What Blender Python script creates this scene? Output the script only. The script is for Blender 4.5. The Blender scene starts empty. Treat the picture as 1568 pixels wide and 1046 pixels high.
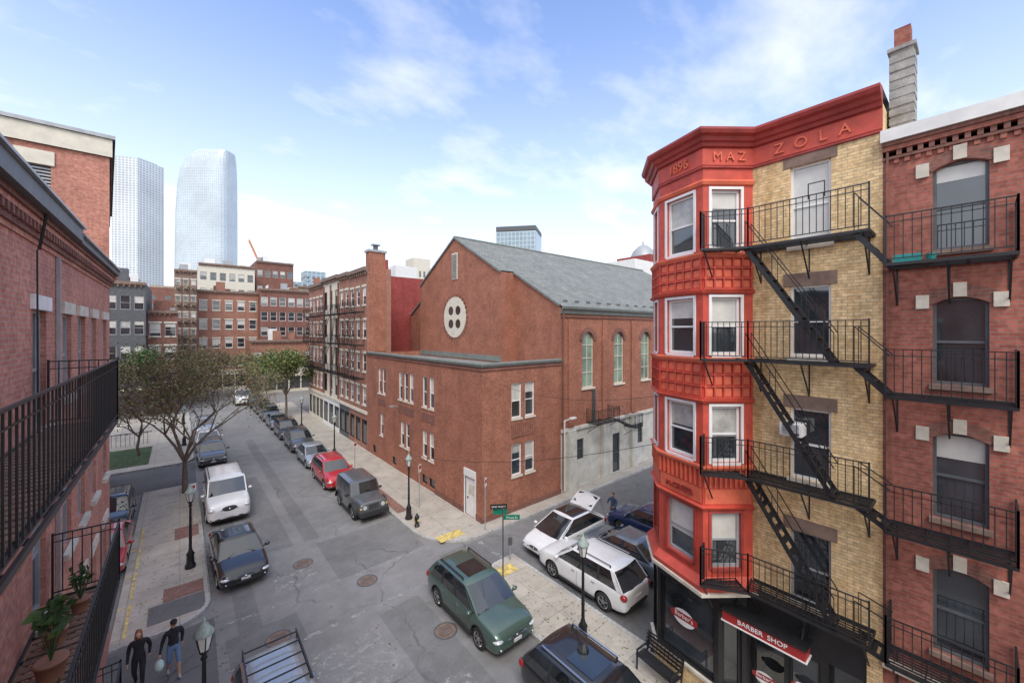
import bpy, math, random, bmesh
from mathutils import Vector, Matrix
random.seed(7)
rnd=random.uniform
sc=bpy.context.scene
sc.view_settings.view_transform='Standard'; sc.view_settings.look='None'; sc.view_settings.exposure=0
H=10.6
# ---------------------------------------------------------------- materials
def _m(name,rough=.6,metal=0,spec=.5,coat=0):
    m=bpy.data.materials.new(name); m.use_nodes=True
    nt=m.node_tree; b=nt.nodes['Principled BSDF']
    b.inputs['Roughness'].default_value=rough; b.inputs['Metallic'].default_value=metal
    b.inputs['Specular IOR Level'].default_value=spec; b.inputs['Coat Weight'].default_value=coat
    return m,nt,b
def N(nt,t,**k):
    n=nt.nodes.new(t)
    for a,v in k.items(): setattr(n,a,v)
    return n
def noise(nt,scale,detail=4,coord='Object',rough=.6,vec=None):
    n=N(nt,'ShaderNodeTexNoise'); n.inputs['Scale'].default_value=scale; n.inputs['Detail'].default_value=detail; n.inputs['Roughness'].default_value=rough
    if vec is None:
        tc=N(nt,'ShaderNodeTexCoord'); vec=tc.outputs[coord]
    nt.links.new(vec,n.inputs['Vector']); return n.outputs['Fac']
def ramp(nt,src,p0,c0,p1,c1):
    r=N(nt,'ShaderNodeValToRGB'); e=r.color_ramp.elements
    e[0].position=p0; e[1].position=p1; e[0].color=(*c0,1); e[1].color=(*c1,1)
    nt.links.new(src,r.inputs[0]); return r.outputs[0]
def mul(nt,a,b,mode='MULTIPLY',fac=1.0):
    x=N(nt,'ShaderNodeMix',data_type='RGBA',blend_type=mode)
    if hasattr(fac,'is_linked'): nt.links.new(fac,x.inputs[0])
    else: x.inputs[0].default_value=fac
    for s,i in ((a,6),(b,7)):
        if hasattr(s,'is_linked'): nt.links.new(s,x.inputs[i])
        else: x.inputs[i].default_value=(*s,1)
    return x.outputs[2]
def bump(nt,b,src,st,dist=.02):
    u=N(nt,'ShaderNodeBump'); u.inputs['Strength'].default_value=st; u.inputs['Distance'].default_value=dist
    nt.links.new(src,u.inputs['Height']); nt.links.new(u.outputs[0],b.inputs['Normal'])
def plain(name,col,rough=.6,metal=0,var=.15,sc_=3,coat=0,bmp=0,spec=.5):
    m,nt,b=_m(name,rough,metal,spec,coat)
    c=ramp(nt,noise(nt,sc_,3),.3,[x*(1-var) for x in col],.7,[min(1,x*(1+var)) for x in col])
    nt.links.new(c,b.inputs['Base Color'])
    if bmp: bump(nt,b,noise(nt,sc_*8,2),bmp)
    return m
def brick(name,c1,c2,mortar,bw=.22,bh=.075,ms=.009,var=.2,stain=(.6,.55,.53),sfac=.35,bmp=.5,rough=.85,off=.5,mot=.16):
    m,nt,b=_m(name,rough,spec=.25)
    tc=N(nt,'ShaderNodeTexCoord')
    t=N(nt,'ShaderNodeTexBrick'); t.offset=off; t.inputs['Scale'].default_value=1
    t.inputs['Brick Width'].default_value=bw; t.inputs['Row Height'].default_value=bh; t.inputs['Mortar Size'].default_value=ms; t.inputs['Mortar Smooth'].default_value=.3
    t.inputs['Color1'].default_value=(*c1,1); t.inputs['Color2'].default_value=(*c2,1); t.inputs['Mortar'].default_value=(*mortar,1)
    nt.links.new(tc.outputs['UV'],t.inputs['Vector'])
    v=ramp(nt,noise(nt,.9,5),.3,(1-var,)*3,.7,(1+var*.6,)*3)
    c=mul(nt,t.outputs['Color'],v)
    mp=N(nt,'ShaderNodeMapping'); mp.inputs['Scale'].default_value=(1.3,1.3,.16); nt.links.new(tc.outputs['Object'],mp.inputs[0])
    s=ramp(nt,noise(nt,1.2,4,vec=mp.outputs[0]),.50,(0,0,0),.72,(sfac,)*3)
    c=mul(nt,c,mul(nt,c,stain),'MIX',s)
    v2=ramp(nt,noise(nt,9,1),.35,(1-mot,)*3,.65,(1+mot*.85,)*3); c=mul(nt,c,v2)
    nt.links.new(c,b.inputs['Base Color'])
    if bmp: bump(nt,b,t.outputs['Fac'],-bmp,.008)
    return m
RB1=brick('brick_hall',(.42,.15,.09),(.34,.115,.07),(.34,.23,.17))
RB2=brick('brick_right',(.44,.14,.10),(.31,.09,.065),(.26,.18,.14),sfac=.5)
RB3=brick('brick_left',(.60,.245,.175),(.49,.18,.13),(.46,.32,.25),sfac=.4)
RB4=brick('brick_dark',(.29,.115,.085),(.22,.09,.07),(.2,.15,.12))
RB5=brick('brick_row',(.42,.185,.125),(.35,.15,.10),(.34,.24,.19))
RB6=brick('brick_painted_red',(.38,.08,.07),(.35,.075,.065),(.31,.07,.06),bmp=.2)
YB=brick('brick_yellow',(.90,.66,.35),(.74,.49,.23),(.54,.42,.28),ms=.011,var=.2,stain=(.58,.43,.3),sfac=.7)
TB=brick('brick_tan',(.50,.42,.32),(.44,.37,.28),(.4,.34,.28))
PAVER=brick('brick_paver',(.34,.18,.14),(.27,.14,.11),(.2,.16,.14),bw=.2,bh=.1)
SLATE=brick('roof_slate',(.27,.275,.25),(.21,.215,.20),(.12,.125,.12),bw=.3,bh=.22,ms=.014,var=.2,sfac=.3,rough=.75)
STONE=plain('stone_trim',(.62,.56,.46),.8,var=.2,bmp=.2)
CREAM=plain('cream_stone',(.68,.63,.52),.8,var=.1)
BROWNST=plain('brownstone',(.23,.155,.12),.85,var=.3)
STUCCO=plain('stucco_grey',(.62,.60,.53),.85,var=.22,sc_=1.2,bmp=.2)
WHITE=plain('white_paint',(.8,.79,.77),.5,var=.06)
FLASH=plain('white_flashing',(.78,.76,.72),.6,var=.12,sc_=2)
GREY=plain('grey_metal',(.38,.39,.40),.5,.2,var=.15)
DGREY=plain('dark_grey',(.10,.105,.11),.55,var=.2)
BLACK=plain('black_iron',(.018,.018,.02),.45,var=.25,sc_=6)
GRN=plain('hall_gutter_green',(.2,.22,.2),.6,var=.2)
RED=plain('red_paint_trim',(.55,.075,.045),.55,var=.22,sc_=2.5,bmp=.08)
RED2=plain('red_paint_panel',(.72,.155,.08),.55,var=.18,sc_=2.5,bmp=.08)
RED3=plain('dark_red_cornice',(.36,.05,.04),.5,var=.25,sc_=2)
COPPER=plain('lamp_patina',(.33,.40,.36),.55,var=.25,sc_=12)
CONC=plain('chimney_concrete',(.36,.34,.31),.9,var=.3,sc_=4,bmp=.4)
YEL=plain('yellow_paint',(.64,.49,.16),.7,var=.4,sc_=6)
WOOD=plain('bark',(.17,.135,.11),.9,var=.35,sc_=8,bmp=.4)
SIGNG=plain('sign_green',(.0,.2,.12),.4,var=.05)
SIGNR=plain('sign_red',(.36,.03,.03),.4,var=.08)
TERRA=plain('planter',(.34,.16,.1),.8)
TURQ=plain('planter_teal',(.03,.3,.28),.5)
DECK=plain('balcony_boards',(.2,.12,.08),.8,var=.4,sc_=5)
def glassm(name,col,rough=.04,var=.5,sc_=.7):
    m,nt,b=_m(name,rough,0,.9); b.inputs['IOR'].default_value=1.7
    c=ramp(nt,noise(nt,sc_,2),.35,[x*(1-var) for x in col],.65,[x*(1+var) for x in col]); nt.links.new(c,b.inputs['Base Color'])
    bump(nt,b,noise(nt,1.4,1),.06,.05)
    return m
GLASS=glassm('window_glass',(.035,.042,.048))
GLASSG=glassm('church_glass',(.17,.24,.17),.15)
GLASSC=glassm('car_glass',(.02,.024,.028),.02)
BLIND=plain('blind',(.6,.58,.53),.25,var=.1,coat=.6)
BLIND2=plain('curtain',(.42,.41,.38),.25,var=.3,coat=.6)
def towerm(name,c1,c2,bw,bh,ms,rough=.25):
    m,nt,b=_m(name,rough,0,.6)
    tc=N(nt,'ShaderNodeTexCoord'); t=N(nt,'ShaderNodeTexBrick'); t.offset=0
    t.inputs['Scale'].default_value=1; t.inputs['Brick Width'].default_value=bw; t.inputs['Row Height'].default_value=bh; t.inputs['Mortar Size'].default_value=ms
    t.inputs['Color1'].default_value=(*c1,1); t.inputs['Color2'].default_value=(*[x*.88 for x in c1],1); t.inputs['Mortar'].default_value=(*c2,1)
    nt.links.new(tc.outputs['UV'],t.inputs['Vector'])
    c=mul(nt,t.outputs['Color'],ramp(nt,noise(nt,.02,3),.3,(.88,)*3,.7,(1.1,)*3))
    nt.links.new(c,b.inputs['Base Color']); return m
TW1=towerm('tower_glass_grid',(.46,.51,.55),(.76,.78,.79),4.2,3.6,.7,.4)  # distant haze is put into the pale base colours
TW2=towerm('tower_glass_blue',(.53,.61,.66),(.66,.72,.76),3,4,.3,.3)  # paler than the glass itself: haze painted into the colour
TW3=towerm('office_glass',(.28,.37,.42),(.48,.55,.6),3,3.5,.3,.2)
def asphalt(name,base):
    m,nt,b=_m(name,.85,spec=.3)
    big=ramp(nt,noise(nt,.25,4),.3,(.80,)*3,.72,(1.18,)*3)
    mid=ramp(nt,noise(nt,1.7,4,rough=.75),.3,(.86,)*3,.7,(1.12,)*3)
    fn=noise(nt,55,1)
    fine=ramp(nt,fn,.3,(.82,)*3,.7,(1.18,)*3)
    c=mul(nt,mul(nt,mul(nt,base,big),mid),fine)
    tc=N(nt,'ShaderNodeTexCoord')
    nz=N(nt,'ShaderNodeTexNoise'); nz.inputs['Scale'].default_value=1.1; nz.inputs['Detail'].default_value=3; nt.links.new(tc.outputs['Object'],nz.inputs['Vector'])
    ad=N(nt,'ShaderNodeVectorMath',operation='MULTIPLY_ADD'); ad.inputs[1].default_value=(.9,.9,0); nt.links.new(nz.outputs['Color'],ad.inputs[0]); nt.links.new(tc.outputs['Object'],ad.inputs[2])
    vo=N(nt,'ShaderNodeTexVoronoi',feature='DISTANCE_TO_EDGE'); vo.inputs['Scale'].default_value=.3; nt.links.new(ad.outputs[0],vo.inputs['Vector'])
    ck=ramp(nt,vo.outputs['Distance'],.004,(.7,)*3,.012,(0,0,0))
    msk=ramp(nt,noise(nt,.3,1),.46,(0,0,0),.6,(1,1,1))
    c=mul(nt,c,mul(nt,c,(.45,.45,.45)),'MIX',mul(nt,ck,msk))
    li=ramp(nt,noise(nt,2.3,4,rough=.8),.62,(0,0,0),.70,(.35,.35,.35))
    c=mul(nt,c,(.38,.35,.30),'MIX',li)
    nt.links.new(c,b.inputs['Base Color']); bump(nt,b,fn,.25,.01); return m
ROAD=asphalt('asphalt_road',(.255,.25,.244))
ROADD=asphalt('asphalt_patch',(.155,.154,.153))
ROADM=asphalt('asphalt_patch_mid',(.205,.202,.198))
GROUND=plain('ground_mat',(.2,.195,.18),.9,var=.25,sc_=.1)
SIDE=brick('sidewalk_concrete',(.50,.455,.385),(.465,.42,.355),(.33,.30,.26),bw=1.55,bh=1.45,ms=.016,var=.16,stain=(.68,.66,.63),sfac=.5,bmp=.2,off=0,mot=.04)
KERB=brick('kerb_granite',(.50,.49,.47),(.44,.43,.41),(.25,.25,.24),bw=1.8,bh=5,ms=.015,bmp=0)
GRASS=plain('grass_mat',(.06,.095,.035),.9,var=.5,sc_=3,bmp=.5)
ROOFT=plain('roof_tar',(.24,.235,.225),.9,var=.3,sc_=.6)
# ---------------------------------------------------------------- mesh builder
def clean(me):
    bm=bmesh.new(); bm.from_mesh(me); bmesh.ops.remove_doubles(bm,verts=bm.verts,dist=.0005); bmesh.ops.recalc_face_normals(bm,faces=bm.faces); bm.to_mesh(me); bm.free()
class MB:
    def __init__(s): s.v=[];s.f=[];s.mi=[];s.sm=[];s.mats=[]
    def m(s,mt):
        if mt not in s.mats: s.mats.append(mt)
        return s.mats.index(mt)
    def add(s,vs,fs,mt,sm=False):
        b=len(s.v); s.v+=[tuple(p) for p in vs]; i=s.m(mt)
        for f in fs: s.f.append([b+k for k in f]); s.mi.append(i); s.sm.append(sm)
    def q(s,pts,mt): s.add(pts,[range(len(pts))],mt)
    def ob(s,o,a,b,c,mt):
        o,a,b,c=Vector(o),Vector(a),Vector(b),Vector(c)
        s.add([o,o+a,o+a+b,o+b,o+c,o+a+c,o+a+b+c,o+b+c],[(0,3,2,1),(4,5,6,7),(0,1,5,4),(1,2,6,5),(2,3,7,6),(3,0,4,7)],mt)
    def box(s,x0,x1,y0,y1,z0,z1,mt): s.ob((x0,y0,z0),(x1-x0,0,0),(0,y1-y0,0),(0,0,z1-z0),mt)
    def bar(s,p0,p1,w,mt,h=None):
        p0,p1=Vector(p0),Vector(p1); d=p1-p0
        up=Vector((0,0,1)) if abs(d.normalized().z)<.95 else Vector((1,0,0))
        a=d.cross(up).normalized()*w; b=a.cross(d).normalized()*(h or w)
        s.ob(p0-a/2-b/2,a,b,d,mt)
    def cyl(s,p0,p1,r0,r1,n,mt,sm=True,cap=True):
        p0,p1=Vector(p0),Vector(p1); d=(p1-p0).normalized()
        up=Vector((0,0,1)) if abs(d.z)<.95 else Vector((1,0,0))
        a=d.cross(up).normalized(); b=d.cross(a)
        vs=[]
        for i in range(n):
            t=2*math.pi*i/n; k=a*math.cos(t)+b*math.sin(t); vs+= [p0+k*r0,p1+k*r1]
        fs=[(2*i,2*((i+1)%n),2*((i+1)%n)+1,2*i+1) for i in range(n)]
        s.add(vs,fs,mt,sm)
        if cap: s.q([vs[2*i] for i in range(n)],mt); s.q([vs[2*i+1] for i in range(n)][::-1],mt)
    def lathe(s,prof,n,mt,c=(0,0,0),ax='z',sm=True):
        vs=[]
        for r,z in prof:
            for i in range(n):
                t=2*math.pi*i/n; x,y=r*math.cos(t),r*math.sin(t)
                p=(x,y,z) if ax=='z' else (x,z,y)
                vs.append((c[0]+p[0],c[1]+p[1],c[2]+p[2]))
        fs=[(j*n+i,j*n+(i+1)%n,(j+1)*n+(i+1)%n,(j+1)*n+i) for j in range(len(prof)-1) for i in range(n)]
        s.add(vs,fs,mt,sm)
    def ell(s,c,r,mt,nu=12,nv=8):
        vs=[];fs=[]
        for j in range(nv+1):
            p=math.pi*j/nv
            for i in range(nu):
                t=2*math.pi*i/nu; vs.append((c[0]+r[0]*math.sin(p)*math.cos(t),c[1]+r[1]*math.sin(p)*math.sin(t),c[2]+r[2]*math.cos(p)))
        for j in range(nv):
            for i in range(nu): fs.append((j*nu+i,j*nu+(i+1)%nu,(j+1)*nu+(i+1)%nu,(j+1)*nu+i))
        s.add(vs,fs,mt,True)
    def grid(s,rows,mt,closed=False,sm=True,mf=None):
        n=len(rows[0]); k=n if closed else n-1; b=len(s.v)
        s.v+=[tuple(p) for r in rows for p in r]
        for j in range(len(rows)-1):
            for i in range(k):
                s.f.append([b+x for x in (j*n+i,j*n+(i+1)%n,(j+1)*n+(i+1)%n,(j+1)*n+i)]); s.mi.append(s.m(mf(j,i) if mf else mt)); s.sm.append(sm)
    def mesh(s,name,uv=True):
        me=bpy.data.meshes.new(name); me.from_pydata(s.v,[],s.f)
        for m in s.mats: me.materials.append(m)
        me.polygons.foreach_set('material_index',s.mi); me.polygons.foreach_set('use_smooth',s.sm)
        if uv:
            ul=me.uv_layers.new(name='UVMap'); dat=[0.0]*(2*len(me.loops)); vv=me.vertices; lp=me.loops
            for p in me.polygons:
                n=p.normal; l=math.hypot(n.x,n.y)
                if abs(n.z)>.85 or l<1e-5:
                    for li in p.loop_indices:
                        c=vv[lp[li].vertex_index].co; dat[2*li]=c.x; dat[2*li+1]=c.y
                else:
                    tx,ty=-n.y/l,n.x/l; k=1/max(.3,l)
                    for li in p.loop_indices:
                        c=vv[lp[li].vertex_index].co; dat[2*li]=c.x*tx+c.y*ty; dat[2*li+1]=c.z*k
            ul.data.foreach_set('uv',dat)
        me.update(); return me
    def build(s,name,parent=None,uv=True):
        o=bpy.data.objects.new(name,s.mesh(name,uv)); sc.collection.objects.link(o)
        if parent: o.parent=parent
        return o
def empty(name,loc=(0,0,0),rz=0):
    e=bpy.data.objects.new(name,None); sc.collection.objects.link(e); e.location=loc; e.rotation_euler=(0,0,rz); e.empty_display_size=.3; return e
def link(me,name,parent):
    o=bpy.data.objects.new(name,me); sc.collection.objects.link(o); o.parent=parent; return o
def sweep(mb,pts,prof,mt,side=-1,cap=True):
    q_=[pts[0]]
    for p in pts[1:]:
        if math.hypot(p[0]-q_[-1][0],p[1]-q_[-1][1])>.01: q_.append(p)
    pts=q_; n=len(pts); ns=[]
    for i in range(n-1):
        dx,dy=pts[i+1][0]-pts[i][0],pts[i+1][1]-pts[i][1]; l=math.hypot(dx,dy); ns.append((dy/l*side,-dx/l*side))
    rows=[]
    for i in range(n):
        a=ns[max(0,i-1)]; b=ns[min(n-2,i)]; k=1+a[0]*b[0]+a[1]*b[1]; mx,my=(a[0]+b[0])/k,(a[1]+b[1])/k
        rows.append([(pts[i][0]+mx*o,pts[i][1]+my*o,z) for o,z in prof])
    for i in range(n-1):
        for j in range(len(prof)-1): mb.q([rows[i][j],rows[i+1][j],rows[i+1][j+1],rows[i][j+1]],mt)
    if cap: mb.q(rows[0],mt); mb.q(rows[-1][::-1],mt)
def text(s,size,M,mt,parent,name,ext=.008):
    cu=bpy.data.curves.new(name,'FONT'); cu.body=s; cu.size=size; cu.extrude=ext; cu.align_x='CENTER'; cu.align_y='CENTER'
    o=bpy.data.objects.new(name,cu); sc.collection.objects.link(o); cu.materials.append(mt)
    if parent: o.parent=parent
    bpy.context.view_layer.update(); o.matrix_world=M; return o
def TM(p,t):
    t=Vector((t[0],t[1],0)).normalized(); z=t.cross(Vector((0,0,1)))
    M=Matrix((t,Vector((0,0,1)),z)).transposed().to_4x4(); M.translation=Vector(p); return M
class Wall:
    def __init__(s,mb,O,E,side=-1):
        s.mb=mb; s.O=O; dx,dy=E[0]-O[0],E[1]-O[1]; s.L=math.hypot(dx,dy); s.t=(dx/s.L,dy/s.L); s.n=(s.t[1]*side,-s.t[0]*side)
    def P(s,a,z,o=0): return (s.O[0]+s.t[0]*a+s.n[0]*o,s.O[1]+s.t[1]*a+s.n[1]*o,z)
    def b(s,a0,a1,z0,z1,o0,o1,mt):
        s.mb.ob(s.P(a0,z0,o0),(s.t[0]*(a1-a0),s.t[1]*(a1-a0),0),(s.n[0]*(o1-o0),s.n[1]*(o1-o0),0),(0,0,z1-z0),mt)
    def solid(s,z0,z1,ops,mt,depth=.14,rev=None,a0=0,a1=None):
        a1=s.L if a1 is None else a1
        ss=sorted({a0,a1,*[o[0] for o in ops],*[o[1] for o in ops]}); zs=sorted({z0,z1,*[o[2] for o in ops],*[o[3] for o in ops]})
        for i in range(len(ss)-1):
            for j in range(len(zs)-1):
                ca,cz=(ss[i]+ss[i+1])/2,(zs[j]+zs[j+1])/2
                if any(o[0]<ca<o[1] and o[2]<cz<o[3] for o in ops): continue
                s.mb.q([s.P(ss[i],zs[j]),s.P(ss[i+1],zs[j]),s.P(ss[i+1],zs[j+1]),s.P(ss[i],zs[j+1])],mt)
        r=rev or mt
        for o in ops:
            A,B,C,D=(o[0],o[2]),(o[1],o[2]),(o[1],o[3]),(o[0],o[3])
            for p,q_ in ((A,B),(B,C),(C,D),(D,A)): s.mb.q([s.P(*p),s.P(*q_),s.P(*q_,-depth),s.P(*p,-depth)],r)
    def win(s,a0,a1,z0,z1,fm=WHITE,d=.12,fw=.055,sash=True,g=None,bl=None,vm=0):
        g=g or GLASS; h=z1-z0
        s.b(a0,a0+fw,z0,z1,-d-.02,-d+.05,fm); s.b(a1-fw,a1,z0,z1,-d-.02,-d+.05,fm)
        s.b(a0+fw,a1-fw,z0,z0+fw*1.2,-d-.02,-d+.05,fm); s.b(a0+fw,a1-fw,z1-fw,z1,-d-.02,-d+.05,fm)
        if sash: s.b(a0+fw,a1-fw,z0+h*.48,z0+h*.48+.05,-d-.02,-d+.035,fm)
        for i in range(vm):
            a=a0+(a1-a0)*(i+1)/(vm+1); s.b(a-.02,a+.02,z0+fw*1.2,z1-fw,-d-.018,-d+.03,fm)
        s.mb.q([s.P(a0,z0,-d),s.P(a1,z0,-d),s.P(a1,z1,-d),s.P(a0,z1,-d)],g)
        if bl is None: bl=random.choice([0,0,.3,.5,.5,.75])
        if bl>0:
            zb=z1-h*bl; m=random.choice([BLIND,BLIND,BLIND2])
            s.mb.q([s.P(a0+fw,zb,-d+.006),s.P(a1-fw,zb,-d+.006),s.P(a1-fw,z1-fw,-d+.006),s.P(a0+fw,z1-fw,-d+.006)],m)
    def archfill(s,a0,a1,zs,rise,mt,n=10,o=0):
        c=(a0+a1)/2; w=(a1-a0)/2
        if rise>=w*.98: f=lambda x: math.sqrt(max(0,1-((x-c)/w)**2))*rise
        else: f=lambda x:(1-((x-c)/w)**2)*rise
        for i in range(n):
            x0=a0+(a1-a0)*i/n; x1=a0+(a1-a0)*(i+1)/n
            s.mb.q([s.P(x0,zs+f(x0),o),s.P(x1,zs+f(x1),o),s.P(x1,zs+rise+.001,o),s.P(x0,zs+rise+.001,o)],mt)
            s.mb.q([s.P(x0,zs+f(x0),o),s.P(x1,zs+f(x1),o),s.P(x1,zs+f(x1),o-.12),s.P(x0,zs+f(x0),o-.12)],mt)
    def archring(s,a0,a1,zs,rise,wd,mt,o=.03,n=12):
        c=(a0+a1)/2; w=(a1-a0)/2
        if rise>=w*.98: pts=[(c-w*math.cos(math.pi*i/n),zs+rise*math.sin(math.pi*i/n),-math.cos(math.pi*i/n),math.sin(math.pi*i/n)) for i in range(n+1)]
        else:
            pts=[]
            for i in range(n+1):
                x=a0+(a1-a0)*i/n; k=(x-c)/w; nx=k*rise/w*2; l=math.hypot(nx,1); pts.append((x,zs+(1-k*k)*rise,nx/l,1/l))
        for i in range(n):
            p,q_=pts[i],pts[i+1]
            I0,I1=(p[0],p[1]),(q_[0],q_[1]); O0,O1=(p[0]+p[2]*wd,p[1]+p[3]*wd),(q_[0]+q_[2]*wd,q_[1]+q_[3]*wd)
            s.mb.q([s.P(*I0,o),s.P(*I1,o),s.P(*O1,o),s.P(*O0,o)],mt)
            s.mb.q([s.P(*O0,o),s.P(*O1,o),s.P(*O1,0),s.P(*O0,0)],mt); s.mb.q([s.P(*I0,o),s.P(*I1,o),s.P(*I1,-.02),s.P(*I0,-.02)],mt)
def rail(mb,p0,p1,h=.95,sp=.13,mt=BLACK,th=.015):
    p0,p1=Vector(p0),Vector(p1); L=(p1-p0).length; n=max(1,round(L/sp)); u=Vector((0,0,1))
    mb.bar(p0+u*h,p1+u*h,.03,mt,.02); mb.bar(p0+u*.08,p1+u*.08,.02,mt); mb.bar(p0+u*(h-.13),p1+u*(h-.13),.015,mt)
    for i in range(n+1):
        p=p0+(p1-p0)*i/n; w=.03 if i in(0,n) else th
        mb.bar(p+u*(0 if i in(0,n) else .08),p+u*(h if i not in (0,n) else h+.03),w,mt)
def grate(mb,pts,z,mt=BLACK,sp=.09):
    a,b,c,d=[Vector((p[0],p[1],z)) for p in pts]
    for p,q_ in((a,b),(b,c),(c,d),(d,a)): mb.bar(p,q_,.03,mt,.06)
    n=max(2,round((d-a).length/sp))
    for i in range(1,n):
        t=i/n; mb.bar(a.lerp(d,t),b.lerp(c,t),.026,mt,.02)
    m=max(2,round((b-a).length/.6))
    for i in range(1,m):
        t=i/m; mb.bar(a.lerp(b,t),d.lerp(c,t),.02,mt,.05)
def stair(mb,p0,p1,wv,mt=BLACK,hr=.8,n=None):
    p0,p1,wv=Vector(p0),Vector(p1),Vector(wv); n=n or max(3,round(abs(p1.z-p0.z)/.24)); u=Vector((0,0,1))
    for k in (0,1):
        mb.bar(p0+wv*k,p1+wv*k,.018,mt,.1)
        if hr:
            mb.bar(p0+wv*k+u*hr,p1+wv*k+u*hr,.02,mt)
            for i in range(0,n+1,4):
                p=p0.lerp(p1,i/n)+wv*k; mb.bar(p,p+u*hr,.014,mt)
    d=Vector((p1.x-p0.x,p1.y-p0.y,0)).normalized()*.14
    for i in range(n):
        p=p0.lerp(p1,(i+.5)/n); mb.ob(p-d/2-u*.01,d,wv,u*.02,mt)
# ---------------------------------------------------------------- camera, world, sun
cam=bpy.data.cameras.new('camera'); co=bpy.data.objects.new('camera',cam); sc.collection.objects.link(co)
cam.sensor_width=36; cam.lens=13.87; cam.shift_y=-.0102; cam.clip_end=6000; cam.clip_start=.05
co.location=(0,0,H); co.rotation_euler=(math.radians(90),0,math.radians(-40.1)); sc.camera=co
w=bpy.data.worlds.new('World'); sc.world=w; w.use_nodes=True; nt=w.node_tree; nt.nodes.clear()
SE,SR=50,215
sd=Vector((math.sin(math.radians(SR))*math.cos(math.radians(SE)),math.cos(math.radians(SR))*math.cos(math.radians(SE)),math.sin(math.radians(SE))))
sky=N(nt,'ShaderNodeTexSky',sky_type='NISHITA',sun_disc=False); sky.sun_elevation=math.radians(SE); sky.sun_rotation=math.radians(SR); sky.ozone_density=2.0; sky.air_density=1.0; sky.dust_density=.6
b1=N(nt,'ShaderNodeBackground'); b1.inputs[1].default_value=.15
skc=mul(nt,sky.outputs[0],(1.4,1.75,2.25)); nt.links.new(skc,b1.inputs[0])
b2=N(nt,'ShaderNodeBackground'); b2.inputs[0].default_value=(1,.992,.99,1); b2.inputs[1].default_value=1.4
tc=N(nt,'ShaderNodeTexCoord'); sp=N(nt,'ShaderNodeSeparateXYZ'); nt.links.new(tc.outputs['Generated'],sp.inputs[0])
def mth(op,a,b=None,clamp=False):
    n=N(nt,'ShaderNodeMath',operation=op,use_clamp=clamp)
    for i,x in enumerate((a,b)):
        if x is None: continue
        if hasattr(x,'is_linked'): nt.links.new(x,n.inputs[i])
        else: n.inputs[i].default_value=x
    return n.outputs[0]
zc=mth('MAXIMUM',sp.outputs[2],0.0); den=mth('ADD',zc,.22)
cb=N(nt,'ShaderNodeCombineXYZ'); nt.links.new(mth('DIVIDE',sp.outputs[0],den),cb.inputs[0]); nt.links.new(mth('DIVIDE',sp.outputs[1],den),cb.inputs[1])
mp=N(nt,'ShaderNodeMapping'); mp.inputs['Location'].default_value=(5.3,2.2,0); mp.inputs['Scale'].default_value=(1.0,1.5,1); mp.inputs['Rotation'].default_value=(0,0,.7); nt.links.new(cb.outputs[0],mp.inputs[0])
n1=noise(nt,2.0,5,vec=mp.outputs[0],rough=.58); n2=noise(nt,.6,1,vec=mp.outputs[0])
cl=mth('MULTIPLY',mth('SUBTRACT',mth('ADD',mth('MULTIPLY',n1,.65),mth('MULTIPLY',n2,.35)),.50),5.0,True)
hz=mth('POWER',mth('SUBTRACT',1.0,mth('MULTIPLY',zc,1.4),True),1.6)
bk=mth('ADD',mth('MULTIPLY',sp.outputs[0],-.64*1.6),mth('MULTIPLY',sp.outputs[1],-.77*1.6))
bk=mth('MULTIPLY',mth('ADD',bk,.1),.85,True); top=mth('MULTIPLY',mth('SUBTRACT',zc,.74),4.0,True)  # extra cloud added behind camera and overhead, out of view, to raise ambient
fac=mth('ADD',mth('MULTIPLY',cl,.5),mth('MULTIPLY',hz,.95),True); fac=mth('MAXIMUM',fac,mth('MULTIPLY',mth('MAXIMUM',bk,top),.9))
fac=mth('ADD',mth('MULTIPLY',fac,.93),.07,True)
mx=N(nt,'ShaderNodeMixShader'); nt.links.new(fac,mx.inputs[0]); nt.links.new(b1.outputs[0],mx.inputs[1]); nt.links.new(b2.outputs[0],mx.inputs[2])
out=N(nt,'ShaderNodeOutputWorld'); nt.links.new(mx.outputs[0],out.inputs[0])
sl=bpy.data.lights.new('sun','SUN'); sl.energy=2.4; sl.angle=math.radians(28); sl.color=(1,.96,.91); so=bpy.data.objects.new('sun',sl); sc.collection.objects.link(so)
so.rotation_euler=sd.to_track_quat('Z','Y').to_euler(); so.location=(0,0,60)
# ---------------------------------------------------------------- ground
g=MB(); g.q([(-3000,-3000,-.004),(3000,-3000,-.004),(3000,3000,-.004),(-3000,3000,-.004)],GROUND); g.build('ground')
g=MB(); g.q([(-40,-30,0),(70,-30,0),(70,92,0),(-40,92,0)],ROAD); g.build('road')
g=MB()
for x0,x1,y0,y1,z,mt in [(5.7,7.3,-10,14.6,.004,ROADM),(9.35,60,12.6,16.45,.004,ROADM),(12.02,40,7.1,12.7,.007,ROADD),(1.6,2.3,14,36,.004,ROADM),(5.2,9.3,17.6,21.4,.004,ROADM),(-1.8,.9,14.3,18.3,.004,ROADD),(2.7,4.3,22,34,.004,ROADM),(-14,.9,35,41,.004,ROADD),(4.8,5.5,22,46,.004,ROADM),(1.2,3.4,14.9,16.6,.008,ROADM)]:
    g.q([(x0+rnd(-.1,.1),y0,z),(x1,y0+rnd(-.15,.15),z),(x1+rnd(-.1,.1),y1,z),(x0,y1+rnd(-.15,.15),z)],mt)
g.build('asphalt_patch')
def arc(cx,cy,r,a0,a1,n=10): return [(cx+r*math.cos(math.radians(a0+(a1-a0)*i/n)),cy+r*math.sin(math.radians(a0+(a1-a0)*i/n))) for i in range(n+1)]
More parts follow.
